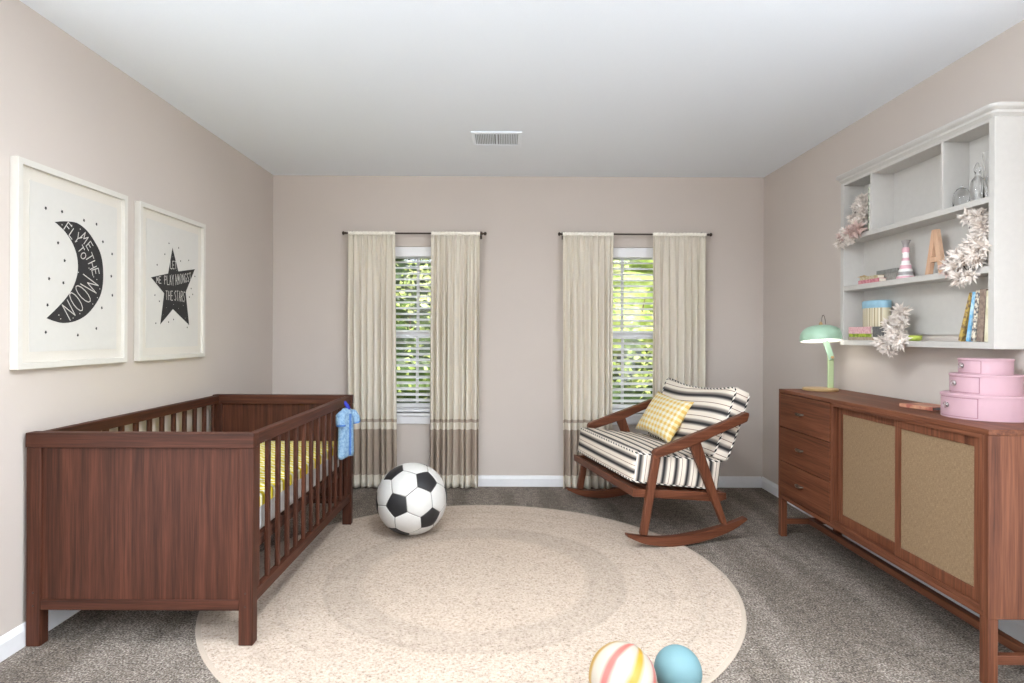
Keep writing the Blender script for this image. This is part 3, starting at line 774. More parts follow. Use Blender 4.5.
    for s in (1, -1): pipe(cu, hx - .004, hy - .004, s * (hz - .010), .03)
    # back cushion: local x = thickness (front is -x), z = up the back
    bx_, by_, bz_ = .056 * S, .446 * S, .228 * S
    def warp2(p, q):
        p = p.copy()
        # softly peaked top corners, sagging middle, slightly waisted sides
        up = max(0, q[2]); p.z += up * (-.030 + .040 * abs(q[1]) ** 2.5); p.x += .010 * math.sin(3 * q[1] + 1) * up
        return p
    def uvf2(p, ax, sg): return (p.z / .094 + .16 * math.sin(p.y * 6 + .5) + .62 + (.05 if ax == 1 else 0), p.y)
    g = puffy(bx_, by_, bz_, .026, 22, (.030, .004, .004), uvf2, warp2)
    bc = build('back_cushion', g, M['stripes'], r, smooth=60)
    ax_, az_ = P(.612, .648); bc.location = (ax_, W * .475, az_); bc.rotation_euler = (0, math.radians(22.4), 0)
    for sx in (-1, 1):
        pts = []
        for i in range(80):
            t = i / 80; a = 2 * PI * t
            y = by_ * max(-1, min(1, 1.35 * math.cos(a))); z = bz_ * max(-1, min(1, 1.35 * math.sin(a)))
            q1, q2 = y / by_, z / bz_; up = max(0, q2)
            z2 = z + up * (-.030 + .040 * abs(q1) ** 2.5); x = sx * (bx_ - .008) + .010 * math.sin(3 * q1 + 1) * up
            if abs(q1) > .98 and abs(q2) > .98: y *= .985; z2 *= .99
            pts.append((x, y * .992, z2 - .004 * q2))
        build('piping', G().tube(pts, .0048, 8, closed=True, uv=True), M['piping'], bc, smooth=180)
rocking_chair()

# gingham cushion on the seat
def pillow():
    bl = V((.93, 4.33, .545)); br = V((1.045, 3.91, .515)); tl = V((1.11, 4.26, .775)); tr_ = V((1.225, 3.82, .745))
    c = (bl + br + tl + tr_) / 4
    ex = ((br - bl) + (tr_ - tl)).normalized(); ez = ((tl - bl) + (tr_ - br)); ez = (ez - ex * ez.dot(ex)).normalized(); ey = ez.cross(ex)
    n = 22; hw, hh, T = .232, .160, .052; g = G()
    for sg in (-1, 1):
        vs = []; fs = []; uvs = []
        for i in range(n + 1):
            for j in range(n + 1):
                u, w = 2 * i / n - 1, 2 * j / n - 1
                pin = 1 - .10 * (1 - w * w) * abs(u) ** 3; pin2 = 1 - .12 * (1 - u * u) * abs(w) ** 3
                th = T * ((1 - u ** 2) * (1 - w ** 2)) ** .42 + .004 * math.sin(7 * u + 3 * w) * (1 - u * u) * (1 - w * w)
                vs.append((u * hw * pin, sg * th, w * hh * pin2))
        for i in range(n):
            for j in range(n):
                a = i * (n + 1) + j; f = (a, a + 1, a + n + 2, a + n + 1); fs.append(f)
                uvs.append([((k // (n + 1)) / n, (k % (n + 1)) / n) for k in f])
        g.add(vs, fs, 0, uvs)
    o = build('throw_pillow', g, M['gingham'], smooth=180)
    Mx = Matrix((ex, ey, ez)).transposed().to_4x4(); Mx.translation = c; o.matrix_world = Mx
    tag(o, 'yellow and white gingham throw pillow leaning on the striped back cushion', 'pillow')
pillow()

# ------------------------------------------------------------------ sideboard
SBX, SBY0, SBY1, SBT, SBB = 1.646, 2.040, 3.605, .876, .230
def sideboard():
    r = thing('sideboard', 'long walnut sideboard with three drawers and two woven sliding doors', 'sideboard', (SBX, SBY0, 0))
    L = SBY1 - SBY0; D = 2.010 - SBX
    def B(x0, x1, y0, y1, z0, z1): return bx(x0, x1, y0, y1, z0, z1)
    build('top', B(0, D, 0, L, SBT - .020, SBT), M['teak_y'], r, bevel=.002)
    for y in (0, L - .022): build('end_panel', B(0, D, y, y + .022, SBB, SBT - .020), M['teak_z'], r, bevel=.0015)
    build('base_board', B(0, D, .022, L - .022, SBB, SBB + .022), M['teak_y'], r, bevel=.0015)
    build('back_panel', B(D - .01, D, .022, L - .022, SBB + .022, SBT - .02), M['teak_y'], r)
    yd = 3.036 - SBY0
    build('divider', B(.004, D - .01, yd - .022, yd, SBB + .022, SBT - .02), M['teak_z'], r, bevel=.001)
    build('front_stile', B(.000, .020, .022, .040, SBB + .022, SBT - .020), M['teak_z'], r, bevel=.001)
    build('top_track', B(.001, .042, .040, yd - .022, SBT - .036, SBT - .020), M['teak_y'], r, bevel=.001)
    build('bottom_track', B(.001, .042, .040, yd - .022, SBB + .022, SBB + .036), M['teak_y'], r, bevel=.001)
    # drawers
    z0 = SBB + .024; dh = (SBT - .022 - z0) / 3
    for k in range(3):
        za, zb = z0 + k * dh + .002, z0 + (k + 1) * dh - .002
        d = build('drawer', B(-.001, .018, yd + .002, L - .0235, za, zb), M['teak_y'], r, bevel=.0012)
        yc = 3.336 - SBY0; zc = za + dh * .5
        g = G(); pts = [(-.001, yc - .03, zc + .002), (-.013, yc - .028, zc), (-.017, yc - .012, zc - .001), (-.017, yc + .012, zc - .001), (-.013, yc + .028, zc), (-.001, yc + .03, zc + .002)]
        g.tube(pts, [.005, .006, .0075, .0075, .006, .005], 10); g.box(-.0155, -.003, yc - .02, yc + .02, zc - .001, zc + .004)
        build('handle', g, M['bronze'], d, smooth=60)
    # sliding doors
    def door(ya, yb, x0):
        ya -= SBY0; yb -= SBY0; za, zb = SBB + .036, SBT - .036; g = G(); f = .034
        ring(g, 'x', x0, x0 + .014, ya, yb, za, zb, f, f * 1.25, f)
        d = build('door', g, M['teak_z'], r, bevel=.0015)
        build('woven_panel', B(x0 + .005, x0 + .009, ya + f, yb - f, za + f * 1.25, zb - f), M['cane'], d)
    door(2.082, 2.545, .010); door(2.512, 3.006, .026)
    # legs and H stretcher
    for y in (0.0, L - .038):
        for x in (.001, D - .036): build('leg', B(x, x + .035, y, y + .038, .0005, SBB), M['teak_z'], r, bevel=.002)
        build('side_stretcher', B(.036, D - .036, y + .006, y + .032, .072, .104), M['teak_x'], r, bevel=.002)
    build('long_stretcher', B(D / 2 - .014, D / 2 + .014, .032, L - .032, .072, .104), M['teak_y'], r, bevel=.002)
sideboard()

# lamp ---------------------------------------------------------------------
def lamp():
    r = thing('table_lamp', 'mint green dome desk lamp lit on the far end of the sideboard', 'lamp', (1.835, 3.490, SBT + .0006))
    g = G().lathe([(.001, 0), (.091, 0), (.095, .003), (.096, .011), (.093, .015), (.001, .0165)], 40); build('base', g, M['brass'], r, smooth=40)
    g = G(); Mx = Matrix.Translation((.066, .012, .012))
    g.box(-.017, .017, -.006, .006, 0, .195, M4=Mx); st = build('stem', g, M['palegreen'], r, bevel=.003)
    Mx = Matrix.Translation((.066, .002, .190)) @ Matrix.Rotation(math.radians(-20), 4, 'Y')
    build('upper_arm', G().box(-.016, .016, -.006, .006, -.01, .105, M4=Mx), M['mint'], r, bevel=.003)
    g = G(); Mx = Matrix.Translation((.066, -.008, .193)) @ Matrix.Rotation(PI / 2, 4, 'X'); g.lathe([(.008, -.022), (.008, .004), (.001, .004)], 14, M4=Mx); build('joint_knob', g, M['brass'], r, smooth=40)
    # shade: a domed shell open below, tipped a little towards the room
    T = Matrix.Translation((.008, 0, .287)) @ Matrix.Rotation(math.radians(9), 4, V((1, -.25, 0)).normalized()) if False else Matrix.Translation((.008, 0, .287)) @ Matrix.Rotation(math.radians(-7), 4, V((1, 0, 0)))
    outer = [(.114, 0), (.116, .010), (.1155, .028), (.110, .047), (.098, .065), (.078, .080), (.052, .089), (.026, .093), (.001, .094)]
    inner = [(.001, .091), (.026, .090), (.051, .086), (.076, .077), (.095, .063), (.107, .046), (.1125, .028), (.1135, .010), (.1125, 0)]
    sh = build('lamp_shade', G().lathe(outer, 48, 0, M4=T, cap=False).lathe(inner, 48, 1, M4=T, cap=False).lathe([(.1125, 0), (.114, 0)], 48, 0, M4=T, cap=False), [M['mint'], M['framewhite']], r, smooth=60)
    build('finial', G().lathe([(.012, .090), (.011, .098), (.006, .112), (.001, .116)], 16, M4=T), M['brass'], sh, smooth=50)
    a = [T @ V((.006 + .022 * (1 - math.cos(PI * k / 12)) / 2, 0, .098 + .056 * math.sin(PI * k / 12))) for k in range(13)]
    build('wire_loop', G().tube(a, .0013, 6), M['bronze'], sh, smooth=180)
    # diffuser disc low in the shade: the glowing white underside
    build('diffuser', G().lathe([(.001, .006), (.1120, .006), (.1120, .0095), (.001, .0095)], 48, M4=T), M['bulb'], r)
lamp()

# tiered pink boxes --------------------------------------------------------
def hatbox(z, rad, h, label, knob_r):
    r = thing('round_box', label, 'box', (1.886, 2.355, z), 0, 'pink round boxes stacked in three tiers')
    n = 64
    build('body', G().lathe([(.001, 0), (rad - .003, 0), (rad - .003, h * .90), (rad, h * .90), (rad, h - .003), (rad - .003, h), (.001, h)], n), M['pink'], r, smooth=40)
    # drawer front: a curved plate facing the room
    a0, a1 = math.radians(157), math.radians(222); rr = rad - .0015; vs = []; fs = []; k = 16; g = G()
    for (r0, za, zb, i0, i1, mi) in ((rad - .0022, h * .07, h * .87, a0 - .02, a1 + .02, 1), (rad - .0010, h * .095, h * .845, a0, a1, 0)):
        vs = []; fs = []
        for i in range(k + 1):
            a = i0 + (i1 - i0) * i / k
            vs += [(r0 * math.cos(a), r0 * math.sin(a), za), (r0 * math.cos(a), r0 * math.sin(a), zb)]
        for i in range(k): fs.append((2 * i, 2 * i + 2, 2 * i + 3, 2 * i + 1))
        g.add(vs, fs, mi)
    build('drawer', g, [M['pink'], M['pinkdark']], r, smooth=40)
    am = math.radians(178); zc = h * .52
    Mx = Matrix.Translation((rad * math.cos(am), rad * math.sin(am), zc)) @ Matrix.Rotation(am, 4, 'Z') @ Matrix.Rotation(PI / 2, 4, 'Y')
    kn = build('knob', G().lathe([(.010, 0), (.010, .002), (.004, .004), (.004, .009), (.001, .010)], 16, M4=Mx), M['chrome'], r, smooth=40)
    pts = [Mx @ V((.011 * math.cos(PI * i / 8), .011 * math.sin(PI * i / 8), .008)) for i in range(16)]
    build('pull_ring', G().tube(pts, .0012, 6, closed=True), M['chrome'], kn, smooth=180)
hatbox(SBT + .0005, .145, .094, 'widest pink round box, bottom of the three-tier stack on the sideboard', .01)
hatbox(SBT + .095, .117, .076, 'middle-sized pink round box between the widest and the smallest box', .01)
hatbox(SBT + .1715, .089, .060, 'smallest pink round box on top of the three-tier stack', .01)

# generic book: cover + pages; local x = depth from spine, y = thickness, z = height
def book(loc, d, th, h, cover, label, rot=(0, 0, 0), group=None, cat='book', name='book'):
    r = thing(name, label, cat, loc, 0, group); r.rotation_euler = rot
    g = G(); c = .0018
    g.box(0, d, 0, c, 0, h); g.box(0, d, th - c, th, 0, h); g.box(0, c, c, th - c, 0, h); build('cover', g, cover, r, bevel=.0006, seg=1)
    build('pages', bx(c, d - .003, c, th - c, .003, h - .003), M['paperpages'], r)
    return r
M['paperpages'] = plain('page_edges', srgb(228, 220, 204), .9, var=.06, scale=300)
def cov(name, c1, c2=None, scale=60):
    t = NT(name); f = t.noise(t.coord(), scale, 2, .5)
    t.base(t.ramp(f, [(.42, srgb(*c1)), (.58, srgb(*(c2 or c1)))])); t.set(Roughness=.5); return t.m
# flat book on the sideboard (laid on its cover)
t = thing('book', 'thin coral-covered book lying flat on the sideboard beside the pink boxes', 'book', (1.815, 2.545, SBT + .0006), math.radians(12))
g = G(); g.box(0, .135, 0, .165, 0, .002); g.box(0, .135, 0, .165, .013, .015); g.box(0, .002, 0, .165, .002, .013); build('cover', g, cov('coral_cover', (150, 84, 70), (188, 140, 112), 18), t)
build('pages', bx(.003, .132, .003, .162, .002, .013), plain('grey_page_edges', srgb(120, 116, 116), .8), t)

# ------------------------------------------------------------------ wall shelf
WX0, WX1, WY0, WY1, WZB, WZT = 1.908, 2.0335, 2.341, 3.415, 1.144, 2.054
def wall_shelf():
    r = thing('wall_shelf', 'white open wall shelf unit with cubbies mounted above the sideboard', 'shelf', (WX0, WY0, WZB))
    D = WX1 - WX0; L = WY1 - WY0; H_ = WZT - WZB; t = .030
    for y in (0, L - t): build('side_panel', bx(0, D, y, y + t, 0, H_), M['shelfwhite'], r, bevel=.0015)
    for nm, z0, z1 in (('shelf_board', 0, .027), ('shelf_board', .302, .329), ('shelf_board', .580, .604)): build(nm, bx(.001, D - .010, t, L - t, z0, z1), M['shelfwhite'], r, bevel=.001)
    build('top_board', bx(.001, D, t, L - t, H_ - .012, H_), M['shelfwhite'], r)
    g = G(); g.box(D - .010, D - .0005, t, L - t, .058, .302); g.box(D - .010, D - .0005, t, L - t, .302, H_ - .012); build('back_panel', g, M['shelfwhite'], r)
    for y in (2.629 - WY0 - .010, 3.128 - WY0): build('divider', bx(.001, D - .010, y, y + .014, .604, H_ - .012), M['shelfwhite'], r, bevel=.001)
    # stepped cornice: profile swept round front and both ends
    g = G(); prof = [(.002, 0), (.006, .008), (.012, .013), (.013, .022), (.022, .029), (.026, .034), (.027, .042), (.024, .047)]
    rings = []
    for o_, z in prof:
        o_ = o_; c = .016 + o_ * .5
        ring = [(D, -o_), (c - o_ + .0, -o_)]
        for k in range(5):
            a = math.radians(270 - 90 * k / 4); ring.append((-o_ + c + c * math.cos(a), -o_ + c + c * math.sin(a)))
        for k in range(5):
            a = math.radians(180 - 90 * k / 4); ring.append((-o_ + c + c * math.cos(a), L + o_ - c + c * math.sin(a)))
        ring.append((D, L + o_)); rings.append([V((x, y, H_ + z)) for x, y in ring])
    n = len(rings[0])
    for a, b in zip(rings, rings[1:]):
        g.add(a + b, [(i, i + 1, n + i + 1, n + i) for i in range(n - 1)])
    g.add(rings[0], [tuple(range(n))]); g.add(rings[-1], [tuple(range(n))]); g.add([q for rg in rings for q in (rg[0],)] + [q for rg in rings[::-1] for q in (rg[-1],)], [tuple(range(2 * len(rings)))])
    build('cornice', g, M['shelfwhite'], r, smooth=35)
wall_shelf()
Z0, Z1, Z2 = WZB + .0275, WZB + .3295, WZB + .6045

def garland(name, label, pts, seed, rose=(), size=.035):
    R = random.Random(seed); c0 = V(pts[0][:3])
    r = thing(name, label, 'garland', tuple(c0), 0, 'paper flower garlands draped over the shelves')
    g = G(); g.tube([V(p[:3]) - c0 for p in pts], .002, 6) if len(pts) > 1 else None
    build('string', g, M['bronze'], r)
    for k, p in enumerate(pts):
        c = V(p[:3]) - c0; s = p[3] if len(p) > 3 else size; g = G()
        for q in range(90):
            d = V((R.gauss(-.25, 1), R.gauss(0, 1), R.gauss(0, 1))).normalized()
            a = d.cross(V((R.random() - .5, R.random() - .5, R.random() - .5))).normalized(); b = d.cross(a)
            l = s * R.uniform(.6, 1.25); w = s * R.uniform(.13, .24); cu = b * R.uniform(-.35, .35) * l; st = c + d * s * .08
            P = [st, st + d * l * .45 + a * w + b * w * .5, st + d * l * .45 - b * w * .3, st + d * l * .45 - a * w + b * w * .5, st + d * l + cu]
            g.add(P, [(0, 1, 2), (0, 2, 3), (1, 4, 2), (2, 4, 3)], 0)
        g.sphere(tuple(c), s * .3, 5, 0)
        fl = build('paper_flower', g, [M['petalpink'] if k in rose else M['petal']], r, smooth=20, merge=False)
def chain(a, b, n, jit, seed, s0=.036, s1=.046):
    R = random.Random(seed); out = []
    for k in range(n):
        t = k / (n - 1); out.append(tuple(V(a).lerp(V(b), t) + V((R.uniform(-jit, jit) * .4, R.uniform(-jit, jit), R.uniform(-jit, jit) * .6))) + (s0 + (s1 - s0) * R.random(),))
    return out
garland('flower_garland', 'white and dusty rose paper flower garland spilling from the far top cubby', chain((1.935, 3.225, 1.925), (1.915, 3.245, 1.80), 5, .016, 1) + chain((1.885, 3.345, 1.755), (1.882, 3.215, 1.765), 4, .008, 2) + [(1.880, 3.365, 1.715, .034), (1.882, 3.28, 1.720, .032), (1.92, 3.31, 1.84, .036), (1.92, 3.285, 1.90, .030)], 11, rose=(5, 7, 8), size=.03)
garland('flower_garland', 'largest silvery cream paper flower garland hanging beside the wooden letter', chain((1.925, 2.430, 1.680), (1.905, 2.405, 1.545), 6, .018, 3) + chain((1.885, 2.425, 1.525), (1.882, 2.535, 1.475), 5, .010, 4) + [(1.880, 2.535, 1.495, .040), (1.878, 2.475, 1.435, .040), (1.90, 2.42, 1.50, .038), (1.92, 2.40, 1.62, .036), (1.92, 2.49, 1.690, .036), (1.91, 2.46, 1.57, .042), (1.885, 2.50, 1.53, .040), (1.88, 2.43, 1.44, .034)], 12, rose=(10,), size=.036)
garland('flower_garland', 'silvery cream paper flower garland hanging over the lowest shelf board', chain((1.925, 2.915, 1.305), (1.900, 2.925, 1.215), 5, .010, 5) + chain((1.884, 3.000, 1.165), (1.882, 2.865, 1.170), 4, .008, 6) + [(1.878, 2.93, 1.130, .038), (1.879, 2.975, 1.140, .036), (1.905, 2.885, 1.26, .036), (1.905, 2.975, 1.25, .036), (1.90, 2.90, 1.20, .036), (1.93, 2.93, 1.21, .03)], 13, size=.032)

# middle shelf
def flat(name, x0, x1, y0, y1, z0, z1, cover, label, group=None, cat='book'):
    r = thing(name, label, cat, (x0, y0, z0), 0, group); h = z1 - z0; c = .0018; X, Y = x1 - x0, y1 - y0
    g = G(); g.box(0, X, 0, Y, 0, c); g.box(0, X, 0, Y, h - c, h); g.box(0, c, 0, Y, c, h - c); build('cover', g, cover, r)
    build('pages', bx(c, X - .003, .003, Y - .003, c, h - c), M['paperpages'], r)
flat('book', 1.912, 1.952, 3.070, 3.250, Z1, Z1 + .019, cov('rose_cover', (176, 104, 118), (196, 132, 140)), 'rose pink book lying flat, lower of two on the middle shelf', 'books lying on the middle shelf')
flat('book', 1.914, 1.952, 3.085, 3.240, Z1 + .0195, Z1 + .036, cov('olive_cream_cover', (190, 180, 152), (170, 160, 120)), 'cream and olive book lying flat under the gold starfish', 'books lying on the middle shelf')
g = G(); pts = []
for k in range(10):
    a = k * PI / 5; rr = .036 if k % 2 == 0 else .013; pts.append((rr * math.cos(a), rr * math.sin(a)))
g.add([(x, y, .001) for x, y in pts] + [(0, 0, .013), (0, 0, 0)], [(i, (i + 1) % 10, 10) for i in range(10)] + [((i + 1) % 10, i, 11) for i in range(10)])
o = build('starfish', g, M['brass'], bevel=.001); o.location = (1.934, 3.235, Z1 + .0368); tag(o, 'gold starfish ornament lying on the two flat books', 'ornament')
g = G(); bxr = thing('lidded_box', 'grey rectangular lidded box behind the flat books on the middle shelf', 'box', (1.955, 2.998, Z1))
mg = cov('grey_linen_box', (132, 130, 124), (146, 144, 138))
build('body', bx(0, .060, .002, .158, 0, .040), mg, bxr, bevel=.001); build('lid', bx(-.002, .062, 0, .160, .040, .062), cov('grey_lid', (118, 118, 114), (128, 128, 124)), bxr, bevel=.001)
vs_ = thing('candle_holder', 'turned candle holder striped pink, white and grey on the middle shelf', 'candle holder', (1.965, 2.945, Z1))
g = G(); prof = [(.001, 0), (.038, 0), (.040, .006), (.038, .014), (.033, .019), (.034, .026), (.030, .036), (.031, .042), (.027, .050), (.024, .062), (.024, .068), (.018, .080), (.018, .090), (.0145, .104), (.014, .116), (.013, .124), (.0165, .130), (.0165, .150), (.012, .156), (.014, .172), (.021, .190), (.019, .190), (.012, .174), (.001, .172)]
bands = [0, 0, 0, 1, 2, 2, 1, 1, 0, 0, 1, 1, 0, 1, 1, 1, 0, 0, 2, 2, 2, 2, 2]
for i in range(len(prof) - 1): g.lathe(prof[i:i + 2], 28, bands[i], cap=False)
build('turned_stem', g, [plain('candy_pink_paint', srgb(216, 168, 178), .4), plain('white_paint', srgb(234, 230, 226), .4), plain('warm_grey_paint', srgb(150, 144, 142), .4)], vs_, smooth=50)
# wooden letter A
g = G()
def polyA(y): return y
Z = .205; wA = .058
outerL = [(-wA, 0), (-wA + .026, 0), (-.0205, .058), (.0205, .058), (wA - .026, 0), (wA, 0), (.014, Z), (-.014, Z)]
hole = [(-.0155, .080), (.0155, .080), (0, .150)]
F = []
pts2 = outerL + hole
vv = [(0, y, z) for y, z in pts2]; tri = [(0, 1, 2, 8, 7), (8, 2, 3, 9), (3, 4, 5, 6, 9), (9, 6, 10), (8, 10, 7), (10, 6, 7)]
vb = [(.020, y, z) for y, z in pts2]
g.add(vv + vb, tri + [tuple(i + 11 for i in f[::-1]) for f in tri] + [(i, (i + 1) % 8, 11 + (i + 1) % 8, 11 + i) for i in range(8)] + [(8 + i, 8 + (i + 1) % 3, 19 + (i + 1) % 3, 19 + i) for i in range(3)])
o = build('wooden_letter', g, M['letterwood'], bevel=.001); o.location = (1.945, 2.725, Z1); tag(o, 'natural wood capital letter A standing on the middle shelf', 'letter')

# bottom shelf
flat('book', 1.918, 2.018, 3.060, 3.352, Z0, Z0 + .017, cov('tan_cover', (150, 132, 116), (166, 148, 132)), 'tan book lying flat at the bottom of the stack on the lowest shelf', 'books lying on the lowest shelf')
flat('book', 1.920, 2.016, 3.146, 3.350, Z0 + .0175, Z0 + .035, cov('lime_cover', (168, 186, 60), (120, 136, 40), 40), 'lime green book lying flat under the pink one', 'books lying on the lowest shelf')
flat('book', 1.918, 2.016, 3.148, 3.350, Z0 + .0355, Z0 + .072, cov('pink_speckled_cover', (206, 154, 160), (220, 180, 184), 90), 'thick speckled pink book lying flat under the blue-lidded canister', 'books lying on the lowest shelf')
bb = thing('lidded_box', 'small dark grey box under the canister beside the pink book', 'box', (1.925, 3.064, Z0 + .0175))
build('body', bx(0, .086, 0, .078, 0, .038), cov('charcoal_box', (92, 92, 92), (104, 104, 104)), bb, bevel=.001); build('lid', bx(-.001, .087, -.001, .079, .038, .0545), cov('charcoal_lid', (84, 86, 86), (96, 96, 96)), bb, bevel=.001)
cn = thing('canister', 'oval striped canister with a pale blue lid on the lowest shelf', 'canister', (1.968, 3.180, Z0 + .0725))
t = NT('striped_glassy_tin'); ob = t.sep(t.coord()); u = t.math('FRACT', t.math('MULTIPLY', ob[1], 32))
t.base(t.ramp(u, [(0, srgb(206, 196, 168)), (.35, srgb(160, 146, 118)), (.6, srgb(226, 218, 196)), (.8, srgb(178, 166, 140))], 'CONSTANT')); t.set(Roughness=.3); tinm = t.m
build('body', G().lathe([(.001, 0), (.046, 0), (.047, .003), (.047, .098), (.001, .098)], 40, sx=1, sy=1.98), tinm, cn, smooth=40)
build('lid', G().lathe([(.001, .098), (.049, .098), (.050, .101), (.050, .133), (.047, .137), (.001, .138)], 40, sx=1, sy=1.98), plain('pale_blue_lid', srgb(142, 180, 198), .5), cn, smooth=40)
o = build('small_bowl', G().lathe([(.001, 0), (.022, 0), (.030, .008), (.033, .026), (.031, .026), (.027, .009), (.001, .004)], 32), plain('lime_ceramic', srgb(176, 190, 86), .3), smooth=50)
o.location = (1.955, 2.865, Z0); tag(o, 'small lime green bowl beside the garland on the lowest shelf', 'bowl')
# leaning row of books near the end: spines face the room
ys = [(2.551, .018, .208, 17, ('book_gold_floral', (188, 160, 84), (122, 98, 70), 55), 'tilted book with gold and brown patterned spine, first in the leaning row'),
      (2.5075, .016, .206, 10, ('book_sky_blue', (112, 176, 216), (190, 220, 232), 25), 'leaning book with bright sky blue spine'),
      (2.480, .020, .209, 7, ('book_multicolour', (226, 216, 196), (96, 96, 100), 70), 'leaning book with white and black floral spine'),
      (2.452, .032, .212, 5, ('book_taupe', (150, 132, 118), (128, 110, 98), 60), 'thick taupe leaning book beside the cream one'),
      (2.411, .026, .205, 3, ('book_cream', (222, 216, 190), (206, 198, 166), 30), 'cream book at the near end of the leaning row')]
for (y, th, h, tilt, c, lb) in ys:
    # pivot at the lower near edge; lean towards the near side panel
    o = book((1.925, y - th, Z0 + th * math.sin(math.radians(tilt)) * 0 + .0005), .085, th, h, cov(*c), lb, rot=(math.radians(tilt), 0, 0), group='books leaning on the lowest shelf')
# top tier
book((1.918, 3.146, Z2), .09, .018, .245, cov('white_spine', (232, 230, 224), (214, 212, 206)), 'tall white book standing in the far top cubby next to the divider', group='books in the far top cubby')
book((1.922, 3.166, Z2), .09, .014, .235, cov('green_spine', (190, 200, 172), (88, 98, 84), 70), 'tall pale green patterned book beside the white one in the far top cubby', group='books in the far top cubby')
book((1.925, 2.636, Z2), .085, .008, .105, cov('pink_spine', (200, 140, 152), (214, 160, 170)), 'slim pink book standing alone in the wide top cubby')
def glassware(name, loc, prof, label, parts=None, sy=1):
    o = build(name, G().lathe(prof, 32), M['glassware'], smooth=50); o.location = loc; tag(o, label, 'glassware')
glassware('glass_dome', (1.960, 2.578, Z2 + .0005), [(.030, 0), (.032, .002), (.032, .040), (.028, .062), (.018, .078), (.005, .085), (.005, .092), (.001, .094)], 'clear glass dome in the top cubby nearest the viewer')
glassware('glass_decanter', (1.970, 2.505, Z2 + .0005), [(.001, 0), (.024, 0), (.027, .006), (.027, .075), (.020, .098), (.009, .112), (.009, .130), (.012, .134), (.014, .146), (.006, .164), (.001, .172)], 'clear glass decanter with pointed stopper in the near top cubby')
glassware('glass_vase', (1.965, 2.420, Z2 + .0005), [(.030, 0), (.032, .003), (.030, .09), (.034, .19), (.032, .19), (.028, .09), (.028, .006), (.001, .005)], 'tall clear glass vase at the near end of the top cubby')

# ------------------------------------------------------------------ garden
gd = build('garden_ground', bx(-9, 10, YB + .14, 16, -.6, -.45), M['lawn']); gd['kind'] = 'structure'
def tree(name, x, y, z0, top, wx, wy, m, label, n, seed, leaf=(.05, .10), low=0):
    R = random.Random(seed); r = thing(name, label, 'tree' if 'tree' in name else 'shrub', (x, y, -.45), 0, 'trees and shrubs outside the windows')
    g = G(); h = top + .45
    g.tube([(0, 0, 0), (.05, .02, h * .35), (-.03, 0, h * .7)], [.08, .06, .03], 8)
    for k in range(7):
        a = k * 2.4; z = h * (.25 + .08 * k); g.tube([(0, 0, z), (wx * .3 * math.cos(a), wy * .3 * math.sin(a), z + h * .12), (wx * .5 * math.cos(a), wy * .6 * math.sin(a), z + h * .2)], [.03, .018, .006], 6)
    build('trunk', g, M['bark'], r)
    g = G(); blobs = [(R.uniform(-wx, wx), R.uniform(-wy, wy) * .7, R.uniform(low, h), R.uniform(.16, .42)) for _ in range(int(n / 34))]
    for bx0, by0, bz0, br in blobs:
        for _ in range(34):
            d = V((R.gauss(0, 1), R.gauss(0, 1), R.gauss(0, 1))).normalized() * br * R.random() ** .4
            c = V((bx0, by0, bz0)) + d; l = R.uniform(*leaf); a = V((R.gauss(0, 1), R.gauss(0, 1), R.gauss(-.2, .6))).normalized(); b = a.cross(V((R.gauss(0, 1), R.gauss(0, 1), R.gauss(0, 1)))).normalized() * l * .28; nn = a.cross(b).normalized() * l * .08
            g.add([c, c + a * l * .5 + b + nn, c + a * l, c + a * l * .5 - b + nn], [(0, 1, 2), (0, 2, 3)])
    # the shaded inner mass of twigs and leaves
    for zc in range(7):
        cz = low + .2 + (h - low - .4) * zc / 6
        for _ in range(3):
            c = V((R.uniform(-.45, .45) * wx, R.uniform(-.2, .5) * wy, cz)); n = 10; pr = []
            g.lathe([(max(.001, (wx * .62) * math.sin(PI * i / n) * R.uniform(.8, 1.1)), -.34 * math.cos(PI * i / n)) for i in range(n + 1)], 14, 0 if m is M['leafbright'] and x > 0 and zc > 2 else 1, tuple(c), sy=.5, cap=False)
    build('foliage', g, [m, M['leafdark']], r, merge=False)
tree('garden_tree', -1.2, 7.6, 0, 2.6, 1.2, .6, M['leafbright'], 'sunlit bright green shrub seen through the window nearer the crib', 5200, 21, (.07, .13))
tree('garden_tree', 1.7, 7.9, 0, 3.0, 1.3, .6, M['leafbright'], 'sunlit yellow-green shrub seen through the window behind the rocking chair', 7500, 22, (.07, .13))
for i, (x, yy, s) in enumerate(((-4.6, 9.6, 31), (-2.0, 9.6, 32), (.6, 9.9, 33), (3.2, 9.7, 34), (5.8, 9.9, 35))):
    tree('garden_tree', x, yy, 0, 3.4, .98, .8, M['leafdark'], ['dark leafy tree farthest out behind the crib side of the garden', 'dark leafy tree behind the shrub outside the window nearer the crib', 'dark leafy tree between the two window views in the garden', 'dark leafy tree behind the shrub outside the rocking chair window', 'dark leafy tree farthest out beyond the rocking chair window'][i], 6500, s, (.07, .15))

# ------------------------------------------------------------------ light
w = bpy.data.worlds.new('sky'); sc.world = w; w.use_nodes = True
wn = w.node_tree.nodes; wl = w.node_tree.links
bg = wn['Background']; bg.inputs['Color'].default_value = (.87, .94, 1.0, 1); bg.inputs['Strength'].default_value = 2.2
def light(name, typ, loc, energy, rot=(0, 0, 0), col=(1, 1, 1), **kw):
    d = bpy.data.lights.new(name, typ); d.energy = energy; d.color = col
    for k, v in kw.items(): setattr(d, k, v)
    o = bpy.data.objects.new(name, d); COL.objects.link(o); o.location = loc; o.rotation_euler = rot; return o
light('sun', 'SUN', (0, 0, 8), 9.0, (math.radians(38), 0, 0), (1, .95, .86), angle=.01)
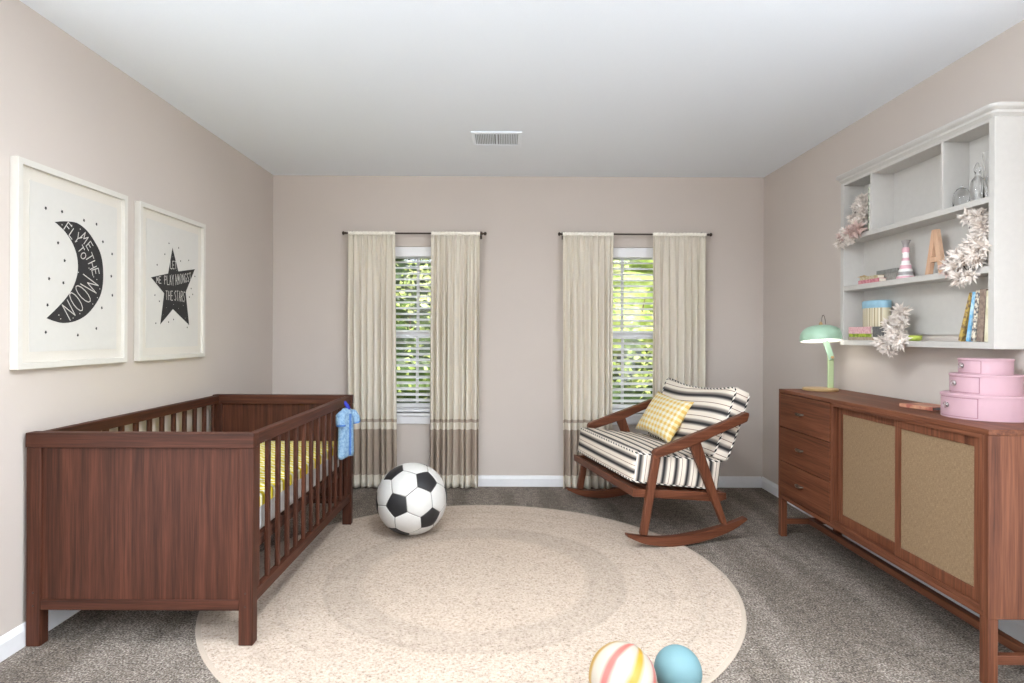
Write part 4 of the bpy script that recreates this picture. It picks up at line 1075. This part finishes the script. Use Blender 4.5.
# made-up ceiling fixture out of view, added to brighten the side walls
cf = thing('added_ceiling_fill', 'round white ceiling light added out of view to brighten the side walls', 'ceiling light', (.1, 1.6, H))
build('housing', G().lathe([(.001, 0), (.19, 0), (.2, -.012), (.19, -.03), (.001, -.03)], 40), M['trim'], cf, smooth=40)
build('diffuser', G().lathe([(.18, -.03), (.175, -.06), (.14, -.085), (.001, -.095)], 40, cap=False), emit('added_fill_diffuser', (1, .99, .98, 1), 6), cf, smooth=60)
light('fill_ceiling', 'AREA', (.1, 1.6, H - .11), 30, (0, 0, 0), (.91, .96, 1), shape='DISK', size=.5)
# two made-up uplighters out of view, added to brighten the ceiling
for sx, lb in ((-1.5, 'white uplighter added out of view to brighten the ceiling, crib side'), (1.7, 'white uplighter added out of view to brighten the ceiling, sideboard side')):
    fl_ = thing('added_uplighter', lb, 'lamp', (sx, -.6, 0), 0, 'uplighters added out of view')
    build('base', G().lathe([(.001, 0), (.14, 0), (.14, .02), (.02, .03), (.001, .03)], 32), M['trim'], fl_, smooth=40)
    build('pole', G().tube([(0, 0, .02), (0, 0, 1.62)], .012, 12), M['trim'], fl_, smooth=60)
    build('lamp_shade', G().lathe([(.02, 1.60), (.10, 1.64), (.17, 1.74), (.165, 1.74), (.095, 1.65), (.001, 1.62)], 32, cap=False), M['trim'], fl_, smooth=60)
    light('fill_uplighter', 'AREA', (sx, -.6, 1.73), 95, (PI, 0, 0), (.91, .96, 1), shape='DISK', size=.3)
light('lamp_table', 'POINT', (1.84, 3.47, 1.12), .1, (0, 0, 0), (1, .93, .8), shadow_soft_size=.05)

# ------------------------------------------------------------------ camera
cd = bpy.data.cameras.new('camera'); cam = bpy.data.objects.new('camera', cd); COL.objects.link(cam)
cd.sensor_width = 36; cd.lens = 36 * 600 / 1024; cd.clip_start = .05; cd.clip_end = 60
cd.shift_x = (512 - 505) / 1024; cd.shift_y = -(341.5 - 335) / 1024
cam.matrix_world = Matrix.Translation((0, 0, 1.191)) @ Matrix.Rotation(PI / 2, 4, 'X') @ Matrix.Rotation(.0045, 4, 'Z')
sc.camera = cam
sc.view_settings.view_transform = 'Standard'; sc.view_settings.look = 'None'
sc.view_settings.gamma = 1; sc.view_settings.use_curve_mapping = False; sc.view_settings.exposure = 0.78
sc.cycles.max_bounces = 12; sc.cycles.diffuse_bounces = 8
